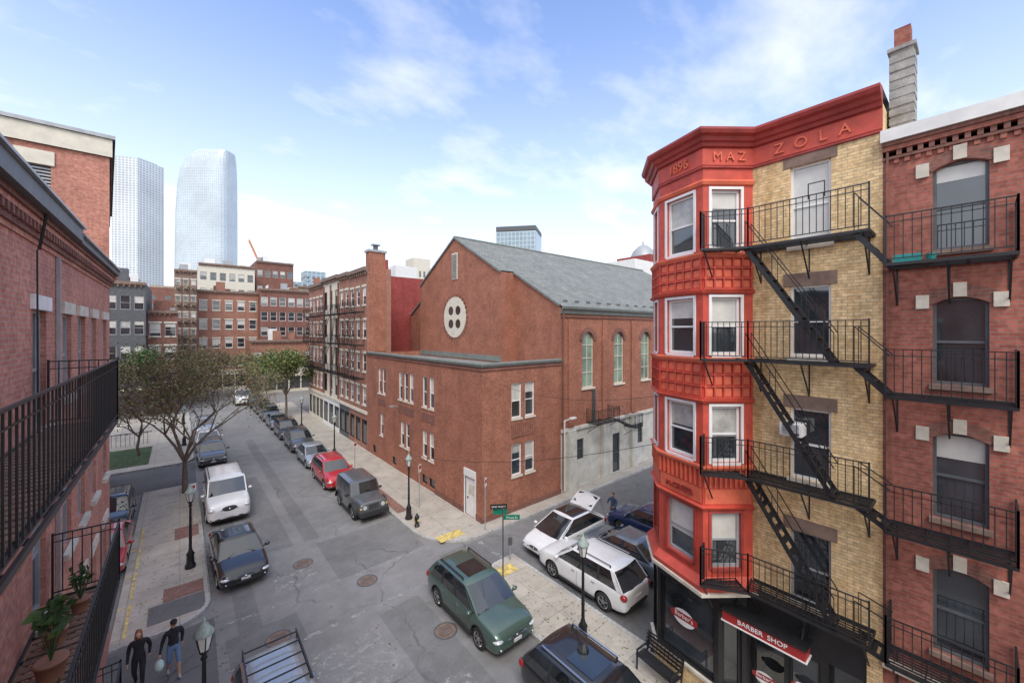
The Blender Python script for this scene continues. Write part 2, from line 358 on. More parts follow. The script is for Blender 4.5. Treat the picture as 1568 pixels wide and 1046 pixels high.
def sidewalk(name,poly,kerb,side):
    g=MB(); g.q([(x,y,.12) for x,y in poly],SIDE)
    n=len(poly)
    for i in range(n):
        a,b=poly[i],poly[(i+1)%n]; g.q([(*a,0),(*b,0),(*b,.12),(*a,.12)],KERB)
    sweep(g,kerb,[(.01,0),(.01,.128),(-.14,.128),(-.14,.11)],KERB,side=side)
    return g.build(name)
k1=[(.92,35)]+arc(-.28,19.55,1.2,0,-90,8)+[(-1.8,18.35)]
sidewalk('sidewalk',k1+[(-1.8,35)],k1,-1)
k=[(-1.8,14.2),(-.2,14.2)]+arc(-.1,13.2,1.0,90,0,6)+[(.92,-12)]
sidewalk('sidewalk',k+[(-1.8,-12)],k,-1)
k=[(-14,41)]+[(-.3,41)]+arc(-.28,42.2,1.2,-90,0,6)+[(.92,66)]
sidewalk('sidewalk',k+[(-14,66)],k,1)
k=[(9.35,66)]+arc(12.05,19.2,2.7,180,270,10)+[(60,16.5)]
sidewalk('sidewalk',k+[(60,17.5),(12.6,17.5),(12.6,66)],k,1)
k=[(9.35,-12)]+arc(11.15,12.4,1.8,180,90,8)+[(12,14.2),(12,7)]
sidewalk('sidewalk',k+[(11.8,7),(11.8,-12)],k,-1)
g=MB(); g.box(-14,-1.9,42.3,48.5,.12,.16,GRASS); g.build('grass')
g=MB()
for k in range(40): g.box(-14+k*.3,-13.97+k*.3,50,50.03,.12,1.3,BLACK)
g.box(-14,-2,49.98,50.05,1.2,1.25,BLACK); g.build('iron_fence')
g=MB()
for a in [(9.9,11.3,17.2,17.8),(10.2,11.4,13.1,13.7)]: g.box(*a,.12,.135,YEL)
for y in (18.8,21.4,24,26.5): g.box(-1.5,-1.42,y,y+2.2,.12,.126,YEL)
for y in (20.8,23.3,26): g.box(-1.8,-1.55,y,y+.08,.12,.128,YEL)
g.build('road_marking')
g=MB(); g.box(-.5,.75,20.3,21.3,.12,.126,PAVER); g.box(-.2,.77,26,27.5,.12,.126,PAVER); g.box(-.9,.76,19.0,20.25,.12,.125,ROADD); g.box(9.6,10.2,21.6,34,.12,.126,PAVER); g.box(9.6,10.3,6,9,.12,.126,PAVER); g.build('brick_paving')
for i,(x,y) in enumerate([(6.1,16.8),(4.3,19.9),(2.6,15.6),(7.2,12.2)]):
    g=MB(); g.lathe([(.36,.012),(.30,.016),(.29,.012),(0,.013)],20,BROWNST); g.lathe([(.42,.009),(.36,.014)],20,DGREY)
    for k in range(-2,3): g.box(-.24,.24,k*.1-.015,k*.1+.015,.013,.019,DGREY)
    o=g.build('manhole_cover'); o.location=(x,y,0)
PAINT_F,nt_,b_=_m('faded_paint',.8)
tr=N(nt_,'ShaderNodeBsdfTransparent'); mxs=N(nt_,'ShaderNodeMixShader'); b_.inputs['Base Color'].default_value=(.55,.54,.51,1)
f_=ramp(nt_,noise(nt_,3.5,6,rough=.8),.50,(0,0,0),.60,(.6,)*3); nt_.links.new(f_,mxs.inputs[0]); nt_.links.new(tr.outputs[0],mxs.inputs[1]); nt_.links.new(b_.outputs[0],mxs.inputs[2]); nt_.links.new(mxs.outputs[0],nt_.nodes['Material Output'].inputs[0])
g=MB()
for a in [(1.2,9.2,17.4,17.6),(1.2,9.2,14.9,15.1),(3.2,5.4,11,14),(9.7,9.95,12.8,16.3),(4.6,6.9,8,10.5),(3,4.6,18.2,19.6),(11.4,11.65,14.3,16.3)]: g.q([(a[0],a[2],.012),(a[1],a[2],.012),(a[1],a[3],.012),(a[0],a[3],.012)],PAINT_F)
g.build('faded_crosswalk')
# ---------------------------------------------------------------- corner building (yellow + red bay)
cb_=empty('corner_apartment_building')
mb=MB()
A0,A1=(11.8,1.38),(11.8,3.95); Bp=[(11.8,3.95),(10.75,4.8),(11.2,6.3),(12.2,7.1)]
W=Wall(mb,A0,A1)
ztop=[14.71,11.72,8.68,5.63]
wa0,wa1=2.28-1.38,3.1-1.38
ops=[(wa0,wa1,z-(2.0 if i==0 else 1.75),z) for i,z in enumerate(ztop)]
W.solid(3.7,15.6,ops,YB)
for i,o in enumerate(ops):
    W.win(*o,fm=WHITE if i!=3 else GREY,bl=[1,0,.0,.0][i])
    W.b(o[0]-.12,o[1]+.14,o[3],o[3]+.32,-.01,.02,BROWNST); W.b(o[0]-.06,o[1]+.06,o[2]-.1,o[2],-.01,.06,STONE)
side_=Wall(mb,(12.2,7.1),(26,7.1))
sops=[(a,a+.9,z-1.7,z) for a in (2,5,8,11) for z in ztop]
side_.solid(3.7,15.6,sops,YB)
for o in sops: side_.win(*o)
side_.solid(0,3.7,[(1,3.2,.9,2.8),(4.5,6.5,.9,2.8)],YB); side_.win(1,3.2,.9,2.8,BLACK); side_.win(4.5,6.5,.9,2.8,BLACK)
mb.q([(12.2,1.38,15.6),(26,1.38,15.6),(26,7.1,15.6),(12.2,7.1,15.6)],ROOFT)
mb.q([(11.8,1.38,15.58),(12.2,1.38,15.58),(12.2,7.1,15.58),(11.2,6.3,15.58),(10.75,4.8,15.58),(11.8,3.95,15.58)],ROOFT)
mb.q([(26,1.38,0),(26,7.1,0),(26,7.1,15.6),(26,1.38,15.6)],RB4)
mb.q([(11.8,1.38,14.5),(26,1.38,14.5),(26,1.38,15.6),(11.8,1.38,15.6)],YB)
bt=[14.4,11.51,8.58,5.72]; bb=[12.78,9.95,7.06,4.22]
for k in range(3):
    W=Wall(mb,Bp[k],Bp[k+1]); L=W.L
    c0,c1=(.33,L-.22) if k==0 else ((.3,L-.3) if k==1 else (.3,L-.35))
    ops=[(c0,c1,bb[i],bt[i]) for i in range(4)]
    W.solid(3.75,15.3,ops,RED)
    for i,o in enumerate(ops):
        W.win(*o,fm=WHITE if i<3 else GREY,bl=[[.3,.5,.55,.5],[.5,.35,.45,.6],[.5]*4][k][i],fw=.07)
        fm=WHITE if i<3 else RED3
        W.b(c0-.07,c0,bb[i]-.02,bt[i]+.07,-.01,.03,fm); W.b(c1,c1+.07,bb[i]-.02,bt[i]+.07,-.01,.03,fm); W.b(c0,c1,bt[i],bt[i]+.07,-.01,.03,fm); W.b(c0,c1,bb[i]-.06,bb[i],-.01,.05,fm)
        hi=bb[i]-.2; lo=(bt[i+1]+.22) if i<3 else 3.95
        if i<2:
            nr,nc=3,5
            rh=(hi-lo)/nr; cw=(L-.1)/nc
            for r in range(nr):
                for c in range(nc): W.b(.05+c*cw+.05,.05+(c+1)*cw-.04,lo+r*rh+.05,lo+(r+1)*rh-.05,-.01,.012,RED2)
            for c in range(nc+1): W.b(.03+c*cw,.07+c*cw,lo,hi,-.01,.05,RED)
            for r in range(nr+1): W.b(.0,L,lo+r*rh-.02,lo+r*rh+.02,-.01,.053,RED)
        elif i==2:
            rh=(hi-lo)
            W.b(.05,L-.05,lo+.02,lo+rh*.45,-.01,.02,RED2)
            n=9
            for c in range(n+1):
                a=.05+(L-.12)*c/n; W.b(a,a+.05,lo+rh*.5,hi,-.01,.045,RED2)
for zz in bb[:3]: sweep(mb,Bp,[(0,zz-.2),(.06,zz-.19),(.1,zz-.12),(.1,zz-.08),(0,zz-.06)],RED2,cap=False)
for zz in bt[1:]: sweep(mb,Bp,[(0,zz+.09),(.07,zz+.10),(.11,zz+.17),(0,zz+.2)],RED,cap=False)
sweep(mb,Bp,[(0,14.5),(.05,14.52),(.08,14.6),(.03,14.66),(0,14.66)],RED2,cap=False)
sweep(mb,Bp,[(-.4,3.55),(.02,3.58),(.18,3.7),(.2,3.82),(.05,3.95),(0,4.0)],RED,cap=False)
sweep(mb,Bp,[(-.4,3.5),(.05,3.5),(.24,3.6),(.24,3.69),(0,3.69)],STONE,cap=False)
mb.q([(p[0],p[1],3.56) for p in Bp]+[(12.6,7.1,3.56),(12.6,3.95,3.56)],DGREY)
full=[(11.8,1.38),(11.8,3.95),(10.75,4.8),(11.2,6.3),(12.2,7.1),(26,7.1)]
sweep(mb,full[:5],[(.012,14.95),(.05,14.97),(.05,15.0),(.03,15.02),(.03,15.5),(.1,15.52),(.13,15.6),(.2,15.63),(.24,15.72),(.34,15.76),(.38,15.84),(.38,15.9),(0,15.95)],RED3)
sweep(mb,full[4:],[(.0,15.4),(.3,15.7),(.34,15.85),(0,15.9)],RED3)
sweep(mb,full[:5],[(.032,15.03),(.045,15.04),(.045,15.46),(.032,15.48)],RED,cap=False)
mb.q([(x,y,15.93) for x,y in full]+[(26,1.38,15.93)],ROOFT)
Sp=[(11.8,1.38),(11.8,4.1),(11.35,4.65),(11.6,6.6),(12.2,7.1)]
for k in range(4):
    W=Wall(mb,Sp[k],Sp[k+1]); L=W.L
    if k==0:
        W.solid(0.1,3.7,[(.3,.95,.12,2.7),(1.1,1.75,.9,2.6),(1.85,2.65,.12,2.75)],BLACK,depth=.3)
        W.win(.3,.95,.12,2.7,BLACK,d=.28,sash=False,bl=0); W.win(1.1,1.75,.9,2.6,BLACK,d=.1,sash=False,bl=0); W.win(1.85,2.65,.12,2.75,BLACK,d=.28,sash=False,bl=0)
        W.b(0,.26,.1,3.66,-.05,.04,YB)
    else:
        o=(.12,L-.1,.85,3.0); W.solid(.1,3.56,[o],BLACK); W.win(*o,fm=BLACK,sash=False,bl=0,fw=.07,vm=0)
        W.b(.0,L,.1,.72,-.02,.04,YB); W.b(0,L,.72,.8,-.02,.09,STONE)
W=Wall(mb,Sp[0],Sp[1])
W.b(1.25,3.1,2.86,3.12,.25,.62,SIGNR); W.b(1.22,3.13,3.12,3.15,.1,.66,BLACK); W.b(1.22,3.13,2.83,2.86,.24,.64,WHITE)
for a in (1.4,2.9): mb.bar(W.P(a,3.12,.3),W.P(a,3.5,0),.03,BLACK)
mb.build('building_shell',cb_)
text('BARBER  SHOP',.17,TM((11.17,3.55,2.99),(0,-1)),WHITE,cb_,'shop_sign_text',.004)
tB=(-(Sp[3][0]-Sp[2][0]),-(Sp[3][1]-Sp[2][1]))
for (x,y,z,t,s) in [(11.40,5.65,2.15,tB,.3),(11.74,2.8,1.8,(0,-1),.18),(11.74,3.65,1.5,(0,-1),.2)]:
    m=MB(); tt=Vector((t[0],t[1],0)).normalized(); nn=tt.cross(Vector((0,0,1))); n=24
    m.q([Vector((x,y,z-.1*s))+tt*(s*1.2*math.cos(2*math.pi*i/n))+Vector((0,0,s*.8*math.sin(2*math.pi*i/n))) for i in range(n)],WHITE)
    m.q([Vector((x,y,z))+nn*.004+tt*(s*1.45*a_)+Vector((0,0,s*.4*c_)) for a_,c_ in ((-1,-.6),(-.8,-1),(.8,-.8),(1,-.4),(1,.8),(.8,1),(-.8,.8),(-1,.4))],SIGNR); m.build('logo_disc',cb_)
    text("Barber's",s*.6,TM(Vector((x,y,z+.01))+nn*.012,t),WHITE,cb_,'logo_text',.003)
def relief(s,size,P0,P1,z,mt,out=.06,ext=.025):
    t_=(P0[0]-P1[0],P0[1]-P1[1]); nn=Vector((t_[0],t_[1],0)).normalized().cross(Vector((0,0,1))); md=(Vector(P0)+Vector(P1))/2
    text(s,size,TM(Vector((md.x,md.y,z))+nn*out,t_),mt,cb_,'frieze_lettering',ext)
relief('1896',.36,Bp[1],Bp[2],15.25,RED2,ext=.03); relief('M A Z',.34,Bp[0],Bp[1],15.25,RED2); relief('Z  O  L  A',.36,A0,A1,15.25,RED2)  # lighter red on the letters stands in for their relief shading
relief('M.GRESSI',.24,Bp[1],Bp[2],6.15,RED3,.04)
fe=MB(); PZ=[12.72,9.85,6.85,3.95]; bz=[11.95,9.25,6.5,3.8]
for i,z in enumerate(PZ):
    a,b_2,c,d=(11.78,1.5),(11.78,3.97),(11.02,3.8),(11.02,1.5)
    grate(fe,[a,b_2,c,d],z)
    grate(fe,[(11.4,4.25),(10.78,4.72),(10.42,4.72),(11.02,3.8)],z)
    P=lambda p:(p[0],p[1],z+.03)
    rail(fe,P(d),P(c)); rail(fe,P(c),P((10.42,4.72))); rail(fe,P((10.42,4.72)),P((10.72,4.76)),sp=.12)
    for y in (1.6,2.7,3.75): fe.bar((11.04,y,z),(11.8,y,z-.85),.028,BLACK); fe.bar((11.8,y,z-.85),(11.8,y,z),.028,BLACK)
    fe.bar((10.45,4.65,z),(10.85,4.6,z-.7),.028,BLACK)
    if i<3:
        stair(fe,(11.12,3.9,z),(11.12,2.1,PZ[i+1]),(.42,0,0),hr=.7)
    for yy in (2.25,2.55): fe.bar((11.05,yy,z+.9),(11.05,yy,z+1.25),.02,BLACK)
    fe.bar((11.05,2.25,z+1.25),(11.05,2.55,z+1.25),.02,BLACK)
    stair(fe,(11.1,1.75,z),(11.1,1.2,bz[i]),(.45,0,0),hr=.85,n=3)
fe.build('fire_escape')
fe=MB()
for i,z in enumerate(bz):
    grate(fe,[(11.78,-.42),(11.78,1.25),(11.02,1.25),(11.02,-.42)],z)
    P=lambda p:(p[0],p[1],z+.03)
    rail(fe,P((11.02,-.42)),P((11.02,1.25))); rail(fe,P((11.02,-.42)),P((11.75,-.42)))
    if i>2: rail(fe,P((11.02,1.25)),P((11.75,1.25)))
    for y in (-.35,.4,1.15): fe.bar((11.04,y,z),(11.8,y,z-.8),.028,BLACK); fe.bar((11.8,y,z-.8),(11.8,y,z),.028,BLACK)
fe.build('fire_escape')
g=MB(); g.box(11.35,11.75,2.75,3.2,8.05,8.35,WHITE)
for k in range(6): g.box(11.335,11.35,2.8,3.15,8.09+k*.045,8.11+k*.045,GREY)
g.build('air_conditioner')
g=MB(); g.box(11.1,11.35,.75,1.15,11.98,12.14,TURQ); g.box(11.13,11.32,.78,1.12,12.13,12.15,TERRA); g.cyl((11.25,.62,11.98),(11.25,.62,12.12),.06,.08,12,TURQ); g.build('flower_planter')
ch=MB()
ch.box(12.35,12.85,.95,1.32,15,16.9,CONC)
for k in range(9): ch.box(12.33+rnd(-.01,.01),12.87,.93+rnd(-.01,.01),1.34,15.05+k*.2,15.2+k*.2,CONC)
ch.box(12.3,12.9,.9,1.37,16.9,16.98,CONC); ch.box(12.45,12.75,1.0,1.27,16.98,17.45,RB2); ch.build('brick_chimney')
ch=MB(); ch.box(13.2,13.8,5.6,6.3,15.9,16.7,CONC); ch.box(13.15,13.85,5.55,6.35,16.7,16.78,GREY); ch.build('brick_chimney')
g=MB()
def cable(p,q_,sag,r=.009,n=14):
    p,q_=Vector(p),Vector(q_); L=None
    for i in range(n+1):
        t=i/n; c=p.lerp(q_,t)-Vector((0,0,sag*4*t*(1-t)))
        if L is not None: g.cyl(L,c,r,r,5,BLACK,cap=False)
        L=c
cable((11.2,6.4,7.15),(9.8,20.6,3.7),.5); cable((12.55,17.6,8.2),(11.3,6.4,8.6),.6,.007); cable((12.5,34,7.8),(1.0,41,6.0),.7,.008)
g.build('overhead_cable')
# ---------------------------------------------------------------- right brick building
rb=empty('brick_apartment_building'); mb=MB(); W=Wall(mb,(11.8,-9),(11.8,1.38))
wt=[13.85,11.14,8.43,5.72]; cols_=[.26+9,-1.75+9,-3.8+9,-5.9+9,-7.8+9]
ops=[(c-.37,c+.37,z-1.62,z+.0) for c in cols_ for z in wt]
W.solid(3.4,14.3,[(o[0],o[1],o[2],o[3]+.12) for o in ops],RB2)
for i,o in enumerate(ops):
    W.win(o[0],o[1],o[2],o[3]+.12,fm=DGREY,fw=.05,bl=[.2,0,.3,.0][i%4])
    W.archfill(o[0],o[1],o[3],.12,RB2); W.archring(o[0]-.02,o[1]+.02,o[3]+.0,.13,.24,RB4,o=.025)
    c=(o[0]+o[1])/2
    W.b(c-.09,c+.09,o[3]+.14,o[3]+.42,-.01,.06,STONE); W.b(o[0]-.24,o[0]-.05,o[3]-.08,o[3]+.2,-.01,.05,STONE); W.b(o[1]+.05,o[1]+.24,o[3]-.08,o[3]+.2,-.01,.05,STONE)
    W.b(o[0]-.05,o[1]+.05,o[2]-.1,o[2],-.01,.08,BROWNST)
n=int(W.L/.16)
for i in range(n):
    W.b(i*.16,i*.16+.08,14.36,14.48,-.01,.07,RB4); W.b(i*.16+.04,i*.16+.12,14.2,14.3,-.01,.04,RB2)
W.b(0,W.L,14.3,14.36,-.1,.06,RB4); W.b(0,W.L,14.48,14.58,-.1,.1,RB2); W.b(0,W.L,14.58,14.66,-.1,.14,RB4)
W.b(0,W.L+.02,14.66,14.92,-.3,.2,FLASH)
W.solid(0.1,3.4,[(a,a+1.6,.6,2.8) for a in (.6,2.8,5,7.2)],RB2)
for a in (.6,2.8,5,7.2): W.win(a,a+1.6,.6,2.8,BLACK,sash=False,bl=0)
W.b(0,W.L,3.3,3.5,-.05,.1,STONE)
mb.q([(11.8,-9,14.7),(26,-9,14.7),(26,1.38,14.7),(11.8,1.38,14.7)],ROOFT); mb.q([(26,-9,0),(26,1.38,0),(26,1.38,14.7),(26,-9,14.7)],RB4); mb.q([(11.8,-9,0),(26,-9,0),(26,-9,14.7),(11.8,-9,14.7)],RB4)
mb.bar((11.74,1.3,14.6),(11.74,1.3,3.5),.04,RB4)
mb.build('building_shell',rb)
# ---------------------------------------------------------------- hall
hall=empty('brick_church_hall'); mb=MB(); LZ=8.7
W=Wall(mb,(12.6,17.5),(12.6,34.65))
o1=[(y-17.5-.33,y-17.5+.33,5.5,7.55) for y in (31.9,31.05,27.9,27.0,26.1,24.1,23.15)]
o2=[(y-17.5-.33,y-17.5+.33,2.1,3.9) for y in (31.5,27.6,26.7,24.1,23.15)]
o3=[(y-17.5-.4,y-17.5+.4,.35,.95) for y in (33,29,24.1,23.1)]
dr=(18.15-17.5,19.15-17.5,.12,2.25)
W.solid(0,LZ,o1+o2+o3+[dr],RB1)
for o in o1+o2: W.win(*o,fm=WHITE,bl=random.choice([0,.5,.5,0]),fw=.07); W.b(o[0]-.03,o[1]+.03,o[2]-.1,o[2],-.01,.06,CREAM)
for o in o3: W.win(*o,fm=BLACK,sash=False,bl=0)
for a0,a1 in((5.2,7.0),(8.2,10.8),(13.2,14.8)): W.b(a0,a1,4.5,5.1,-.01,.015,RB4)
W.b(dr[0],dr[1],dr[2],dr[3],-.1,-.05,WHITE); W.b(dr[0]-.08,dr[0],dr[2],dr[3]+.08,-.1,.04,WHITE); W.b(dr[1],dr[1]+.08,dr[2],dr[3]+.08,-.1,.04,WHITE); W.b(dr[0]-.08,dr[1]+.08,2.33,2.75,-.01,.06,WHITE); W.b(dr[0]+.75,dr[0]+.8,1.05,1.15,-.05,-.0,BLACK)
W.b(dr[0]+.15,dr[0]+.7,1.3,1.9,-.05,-.04,STONE)
W.b(0,dr[0]-.1,0,.45,-.01,.05,RB4); W.b(dr[1]+.1,5.1,0,.45,-.01,.05,RB4)
W2=Wall(mb,(12.6,17.5),(18.86,17.5),side=1)
p1=[(a,a+.78,5.5,7.55) for a in (2.1,3.15)]; p2=[(a,a+.78,2.15,4.0) for a in (2.1,3.15)]
W2.solid(0,LZ,p1+p2,RB1)
for o in p1+p2: W2.win(*o,fm=WHITE,fw=.08,bl=random.choice([.5,.6,.3])); W2.b(o[0]-.04,o[1]+.04,o[2]-.1,o[2],-.01,.07,CREAM)
W2.b(2.1,3.93,4.35,5.2,-.01,.02,RB4)
for i in range(12): W2.b(2.15+i*.148,2.2+i*.148,4.4,5.15,.02,.04,RB1)
W2.b(-.05,W2.L,0,.4,-.01,.06,RB4)
sweep(mb,[(12.6,34.65),(12.6,17.5),(18.86,17.5)],[(0,LZ-.12),(.1,LZ-.1),(.16,LZ+.02),(.16,LZ+.1),(-.22,LZ+.12),(-.22,LZ-.5)],GRN,side=1)
sweep(mb,[(12.6,34.65),(12.6,17.5),(18.86,17.5)],[(0,LZ-.32),(.06,LZ-.3),(.06,LZ-.16),(0,LZ-.12)],RB4,side=1)
mb.q([(12.6,17.5,LZ-.4),(18.86,17.5,LZ-.4),(18.86,34.65,LZ-.4),(12.6,34.65,LZ-.4)],ROOFT)
mb.q([(12.6,34.65,0),(18.86,34.65,0),(18.86,34.65,LZ),(12.6,34.65,LZ)],RB1)
ex,exE,y0,y1,yr=18.86,46,17.5,39.1,28.3; ze,zr=12.25,18.36
sl_=(zr-ze)/(yr-y0)
mb.q([(ex,y0,LZ-1),(ex,y1,LZ-1),(ex,y1,ze),(ex,yr,zr),(ex,y0,ze)],RB1)
by0,by1,bx=22.1,34.5,17.6; zb_=ze+sl_*(by0-y0)
mb.q([(bx,by0,LZ-.5),(bx,by1,LZ-.5),(bx,by1,zb_),(bx,yr,zr),(bx,by0,zb_)],RB1)
mb.q([(bx,by0,LZ-.5),(ex,by0,LZ-.5),(ex,by0,zb_),(bx,by0,zb_)],RB1); mb.q([(bx,by1,LZ-.5),(ex,by1,LZ-.5),(ex,by1,zb_),(bx,by1,zb_)],RB1)
for X,ya,za in ((bx,by0,zb_),(bx,by1,zb_)):
    mb.bar((X-.05,ya,za+.02),(X-.05,yr,zr+.04),.16,GRN,.14)
for ya in (y0,y1): mb.bar((ex-.05,ya,ze+.02),(ex-.05,by0 if ya==y0 else by1,zb_+.03),.16,GRN,.14)
def roofq(x0,x1,ya,za):
    mb.q([(x0,ya,za+.08),(x1,ya,za+.08),(x1,yr,zr+.08),(x0,yr,zr+.08)],SLATE)
e=.25
roofq(ex-.1,exE,y0-e,ze-e*sl_); roofq(ex-.1,exE,y1+e,ze-e*sl_)
mb.q([(bx-.1,by0,zb_+.09),(ex,by0,zb_+.09),(ex,yr,zr+.09),(bx-.1,yr,zr+.09)],SLATE); mb.q([(bx-.1,by1,zb_+.09),(ex,by1,zb_+.09),(ex,yr,zr+.09),(bx-.1,yr,zr+.09)],SLATE)
mb.bar((bx-.1,yr,zr+.1),(exE,yr,zr+.1),.25,GRN,.1)
for i in range(22): mb.box(19.5+i*1.2,19.9+i*1.2,y0+.35,y0+.4,ze+.28,ze+.42,DGREY)
mb.q([(exE,y0,0),(exE,y1,0),(exE,y1,ze),(exE,yr,zr),(exE,y0,ze)],RB1); mb.q([(ex,y1,0),(exE,y1,0),(exE,y1,ze),(ex,y1,ze)],RB1)
W=Wall(mb,(bx,by0),(bx,by1)); c=yr-by0
n=40
def disc(x,mt,cy=yr,cz=11.75,rad=1.7,n=36):
    mb.q([(x,cy+rad*math.cos(2*math.pi*i/n),cz+rad*math.sin(2*math.pi*i/n)) for i in range(n)],mt)
disc(bx-.06,CREAM)
mb.grid([[(xx,yr+1.7*math.cos(2*math.pi*i/n),11.75+1.7*math.sin(2*math.pi*i/n)) for i in range(n)] for xx in (bx-.06,bx)],CREAM,closed=True,sm=False)
for dy in (-.55,.55):
    for dz in (-.55,.55): disc(bx-.066,GLASS,yr+dy,11.75+dz,.38,20)
for i in range(28):
    t=2*math.pi*i/28; mb.bar((bx-.01,yr+1.72*math.cos(t),11.75+1.72*math.sin(t)),(bx-.01,yr+1.98*math.cos(t),11.75+1.98*math.sin(t)),.06,RB4,.2)
W.b(c-.42,c+.42,14.9,17.1,-.01,.05,CREAM)
for k in range(12): W.b(c-.33,c+.33,15.0+k*.17,15.1+k*.17,.05,.09,GRN)
W.b(0,W.L,LZ-.3,LZ+.1,-.01,.05,GRN)
W=Wall(mb,(18.86,17.5),(46,17.5),side=1)
ac=[21.6+3.62*k for k in range(7)]
aops=[(a-18.86-.6,a-18.86+.6,6.7,10.55) for a in ac]
W.solid(4.1,ze,aops,RB1)
for o in aops:
    W.win(*o,fm=CREAM,g=GLASSG,bl=0,sash=False,vm=1); W.archfill(o[0],o[1],9.95,.6,RB1); W.archring(o[0],o[1],9.95,.6,.3,RB4,o=.06)
    W.b(o[0]-.1,o[1]+.1,6.58,6.7,-.01,.1,CREAM)
    for zz in (7.7,8.7,9.6): W.b(o[0]+.05,o[1]-.05,zz,zz+.04,-.12,-.07,CREAM)
for k in range(8):
    a=23.4-18.86+3.62*(k-1)
    if a>0: W.b(a-.25,a+.25,4.1,11.4,-.01,.12,RB1); W.b(a-.35,a+.35,0,4.05,-.01,.25,STUCCO)
lo=[(1.6,2.3,1.9,3.3),(5.6,6.5,.12,3.0),(8.6,9.6,1.7,3.3),(12,13,1.7,3.3)]
W.solid(0,4.1,lo,STUCCO)
for o in lo: W.win(*o,fm=DGREY,bl=0)
W.b(0,W.L,4.02,4.22,-.01,.14,STUCCO); W.b(.0,W.L,11.5,11.62,-.01,.08,RB4)
sweep(mb,[(18.8,17.5),(46,17.5)],[(0,ze-.55),(.1,ze-.5),(.14,ze-.3),(.3,ze-.2),(.34,ze-.05),(.2,ze-.02)],GRN,side=1)
mb.bar((19.0,17.4,ze-.4),(19.0,17.4,.3),.09,RB4); mb.bar((18.95,17.25,4.8),(18.95,17.25,.3),.07,WHITE); mb.bar((18.95,17.3,4.8),(19.2,16.9,5.0),.06,WHITE); mb.box(19.1,19.6,16.8,17.0,4.95,5.05,WHITE)
mb.bar((12.6,28.4,4.9),(12.2,28.4,5.0),.05,GREY); mb.box(12.0,12.3,28.3,28.5,4.92,5.02,GREY)
mb.build('building_shell',hall)
fe=MB(); W=Wall(fe,(18.86,17.5),(46,17.5),side=1)
def wplat(W,a0,a1,z,d=.8,sides=True,sp=.13,br=True,gs=.12):
    pts=[W.P(a0,z)[:2],W.P(a1,z)[:2],W.P(a1,z,d)[:2],W.P(a0,z,d)[:2]]
    grate(W.mb,pts,z,sp=gs); rail(W.mb,W.P(a0,z,d),W.P(a1,z,d),sp=sp)
    if sides: rail(W.mb,W.P(a0,z,.03),W.P(a0,z,d),sp=sp); rail(W.mb,W.P(a1,z,.03),W.P(a1,z,d),sp=sp)
    if br:
        for a in (a0+.1,a1-.1): W.mb.bar(W.P(a,z,d),W.P(a,z-.7,0),.03,BLACK)
wplat(W,2.6,5.0,4.3,1.0); stair(fe,W.P(5.0,4.3,.5),W.P(7.0,3.4,.5),(0,-.5,0)); wplat(W,7.0,8,3.4,1.0)
fe.bar(W.P(3.2,4.3,0),W.P(3.2,6.5,0),.6,DGREY,.05)
fe.build('fire_escape')
# ---------------------------------------------------------------- row houses right side
def facade(W,z0,z1,nf,nc,wm,fm=WHITE,ww=.9,wh=1.6,gf=3.4,lint=CREAM,gmat=None,rec=.1,cornice=None):
    fh=(z1-.9-gf)/nf; ops=[]
    for f in range(nf):
        for c in range(nc):
            a=W.L*(c+.5)/nc; z=z0+gf+f*fh+(fh-wh)*.45; ops.append((a-ww/2,a+ww/2,z,z+wh))
    g0=[(W.L*(c+.5)/nc-ww*.75,W.L*(c+.5)/nc+ww*.75,.5,2.7) for c in range(nc)]
    W.solid(z0+gf,z1,ops,wm,depth=rec)
    W.solid(z0,z0+gf,g0,gmat or wm,depth=rec)
    for o in ops:
        W.win(*o,fm=fm,d=rec,fw=.06)
        if lint: W.b(o[0]-.1,o[1]+.1,o[3],o[3]+.2,-.01,.04,lint); W.b(o[0]-.06,o[1]+.06,o[2]-.12,o[2],-.01,.06,lint)
    for o in g0: W.win(*o,fm=BLACK,d=rec,sash=False,bl=0)
    W.b(0,W.L,z0+gf-.15,z0+gf+.1,-.01,.12,lint or STONE)
    cm=cornice or BROWNST
    W.b(-.02,W.L+.02,z1-.45,z1-.3,-.01,.12,cm); W.b(-.02,W.L+.02,z1-.3,z1+.05,-.1,.3,cm)
    for i in range(int(W.L/.5)): W.b(i*.5+.1,i*.5+.25,z1-.6,z1-.3,-.01,.22,cm)
    return ops
def house(y0,y1,z1,wm,nc,xd=22,x0=12.6,sidem=None,**k):
    mb=MB(); W=Wall(mb,(x0,y0),(x0,y1)); ops=facade(W,0,z1,4,nc,wm,**k); s=sidem or wm
    mb.q([(x0,y0,0),(xd,y0,0),(xd,y0,z1),(x0,y0,z1)],s); mb.q([(x0,y1,0),(xd,y1,0),(xd,y1,z1),(x0,y1,z1)],s); mb.q([(xd,y0,0),(xd,y1,0),(xd,y1,z1),(xd,y0,z1)],s)
    mb.q([(x0,y0,z1-.05),(xd,y0,z1-.05),(xd,y1,z1-.05),(x0,y1,z1-.05)],ROOFT)
    return mb,W,ops
mb,W,_=house(34.66,39.49,16.2,RB5,3,xd=14.75,gmat=RB5)
mb.box(12.75,14.2,34.6,35.5,8.8,17.6,RB1); mb.box(12.65,14.3,34.5,35.6,17.6,17.8,GREY); mb.box(13.3,13.6,34.8,35.2,17.8,18.3,DGREY); mb.box(13.1,13.8,34.7,35.3,18.25,18.35,GREY)
mb.build('brick_row_house')
mb,W,_=house(39.5,42.59,16.3,RB5,2,sidem=RB6,gmat=DGREY); mb.box(15.8,16.5,39.45,40.2,16.2,17.9,RB6); mb.box(15.75,16.55,39.4,40.25,17.9,18.0,WHITE); mb.box(17.5,20,40,42,16.2,17.6,WHITE); mb.build('brick_row_house')
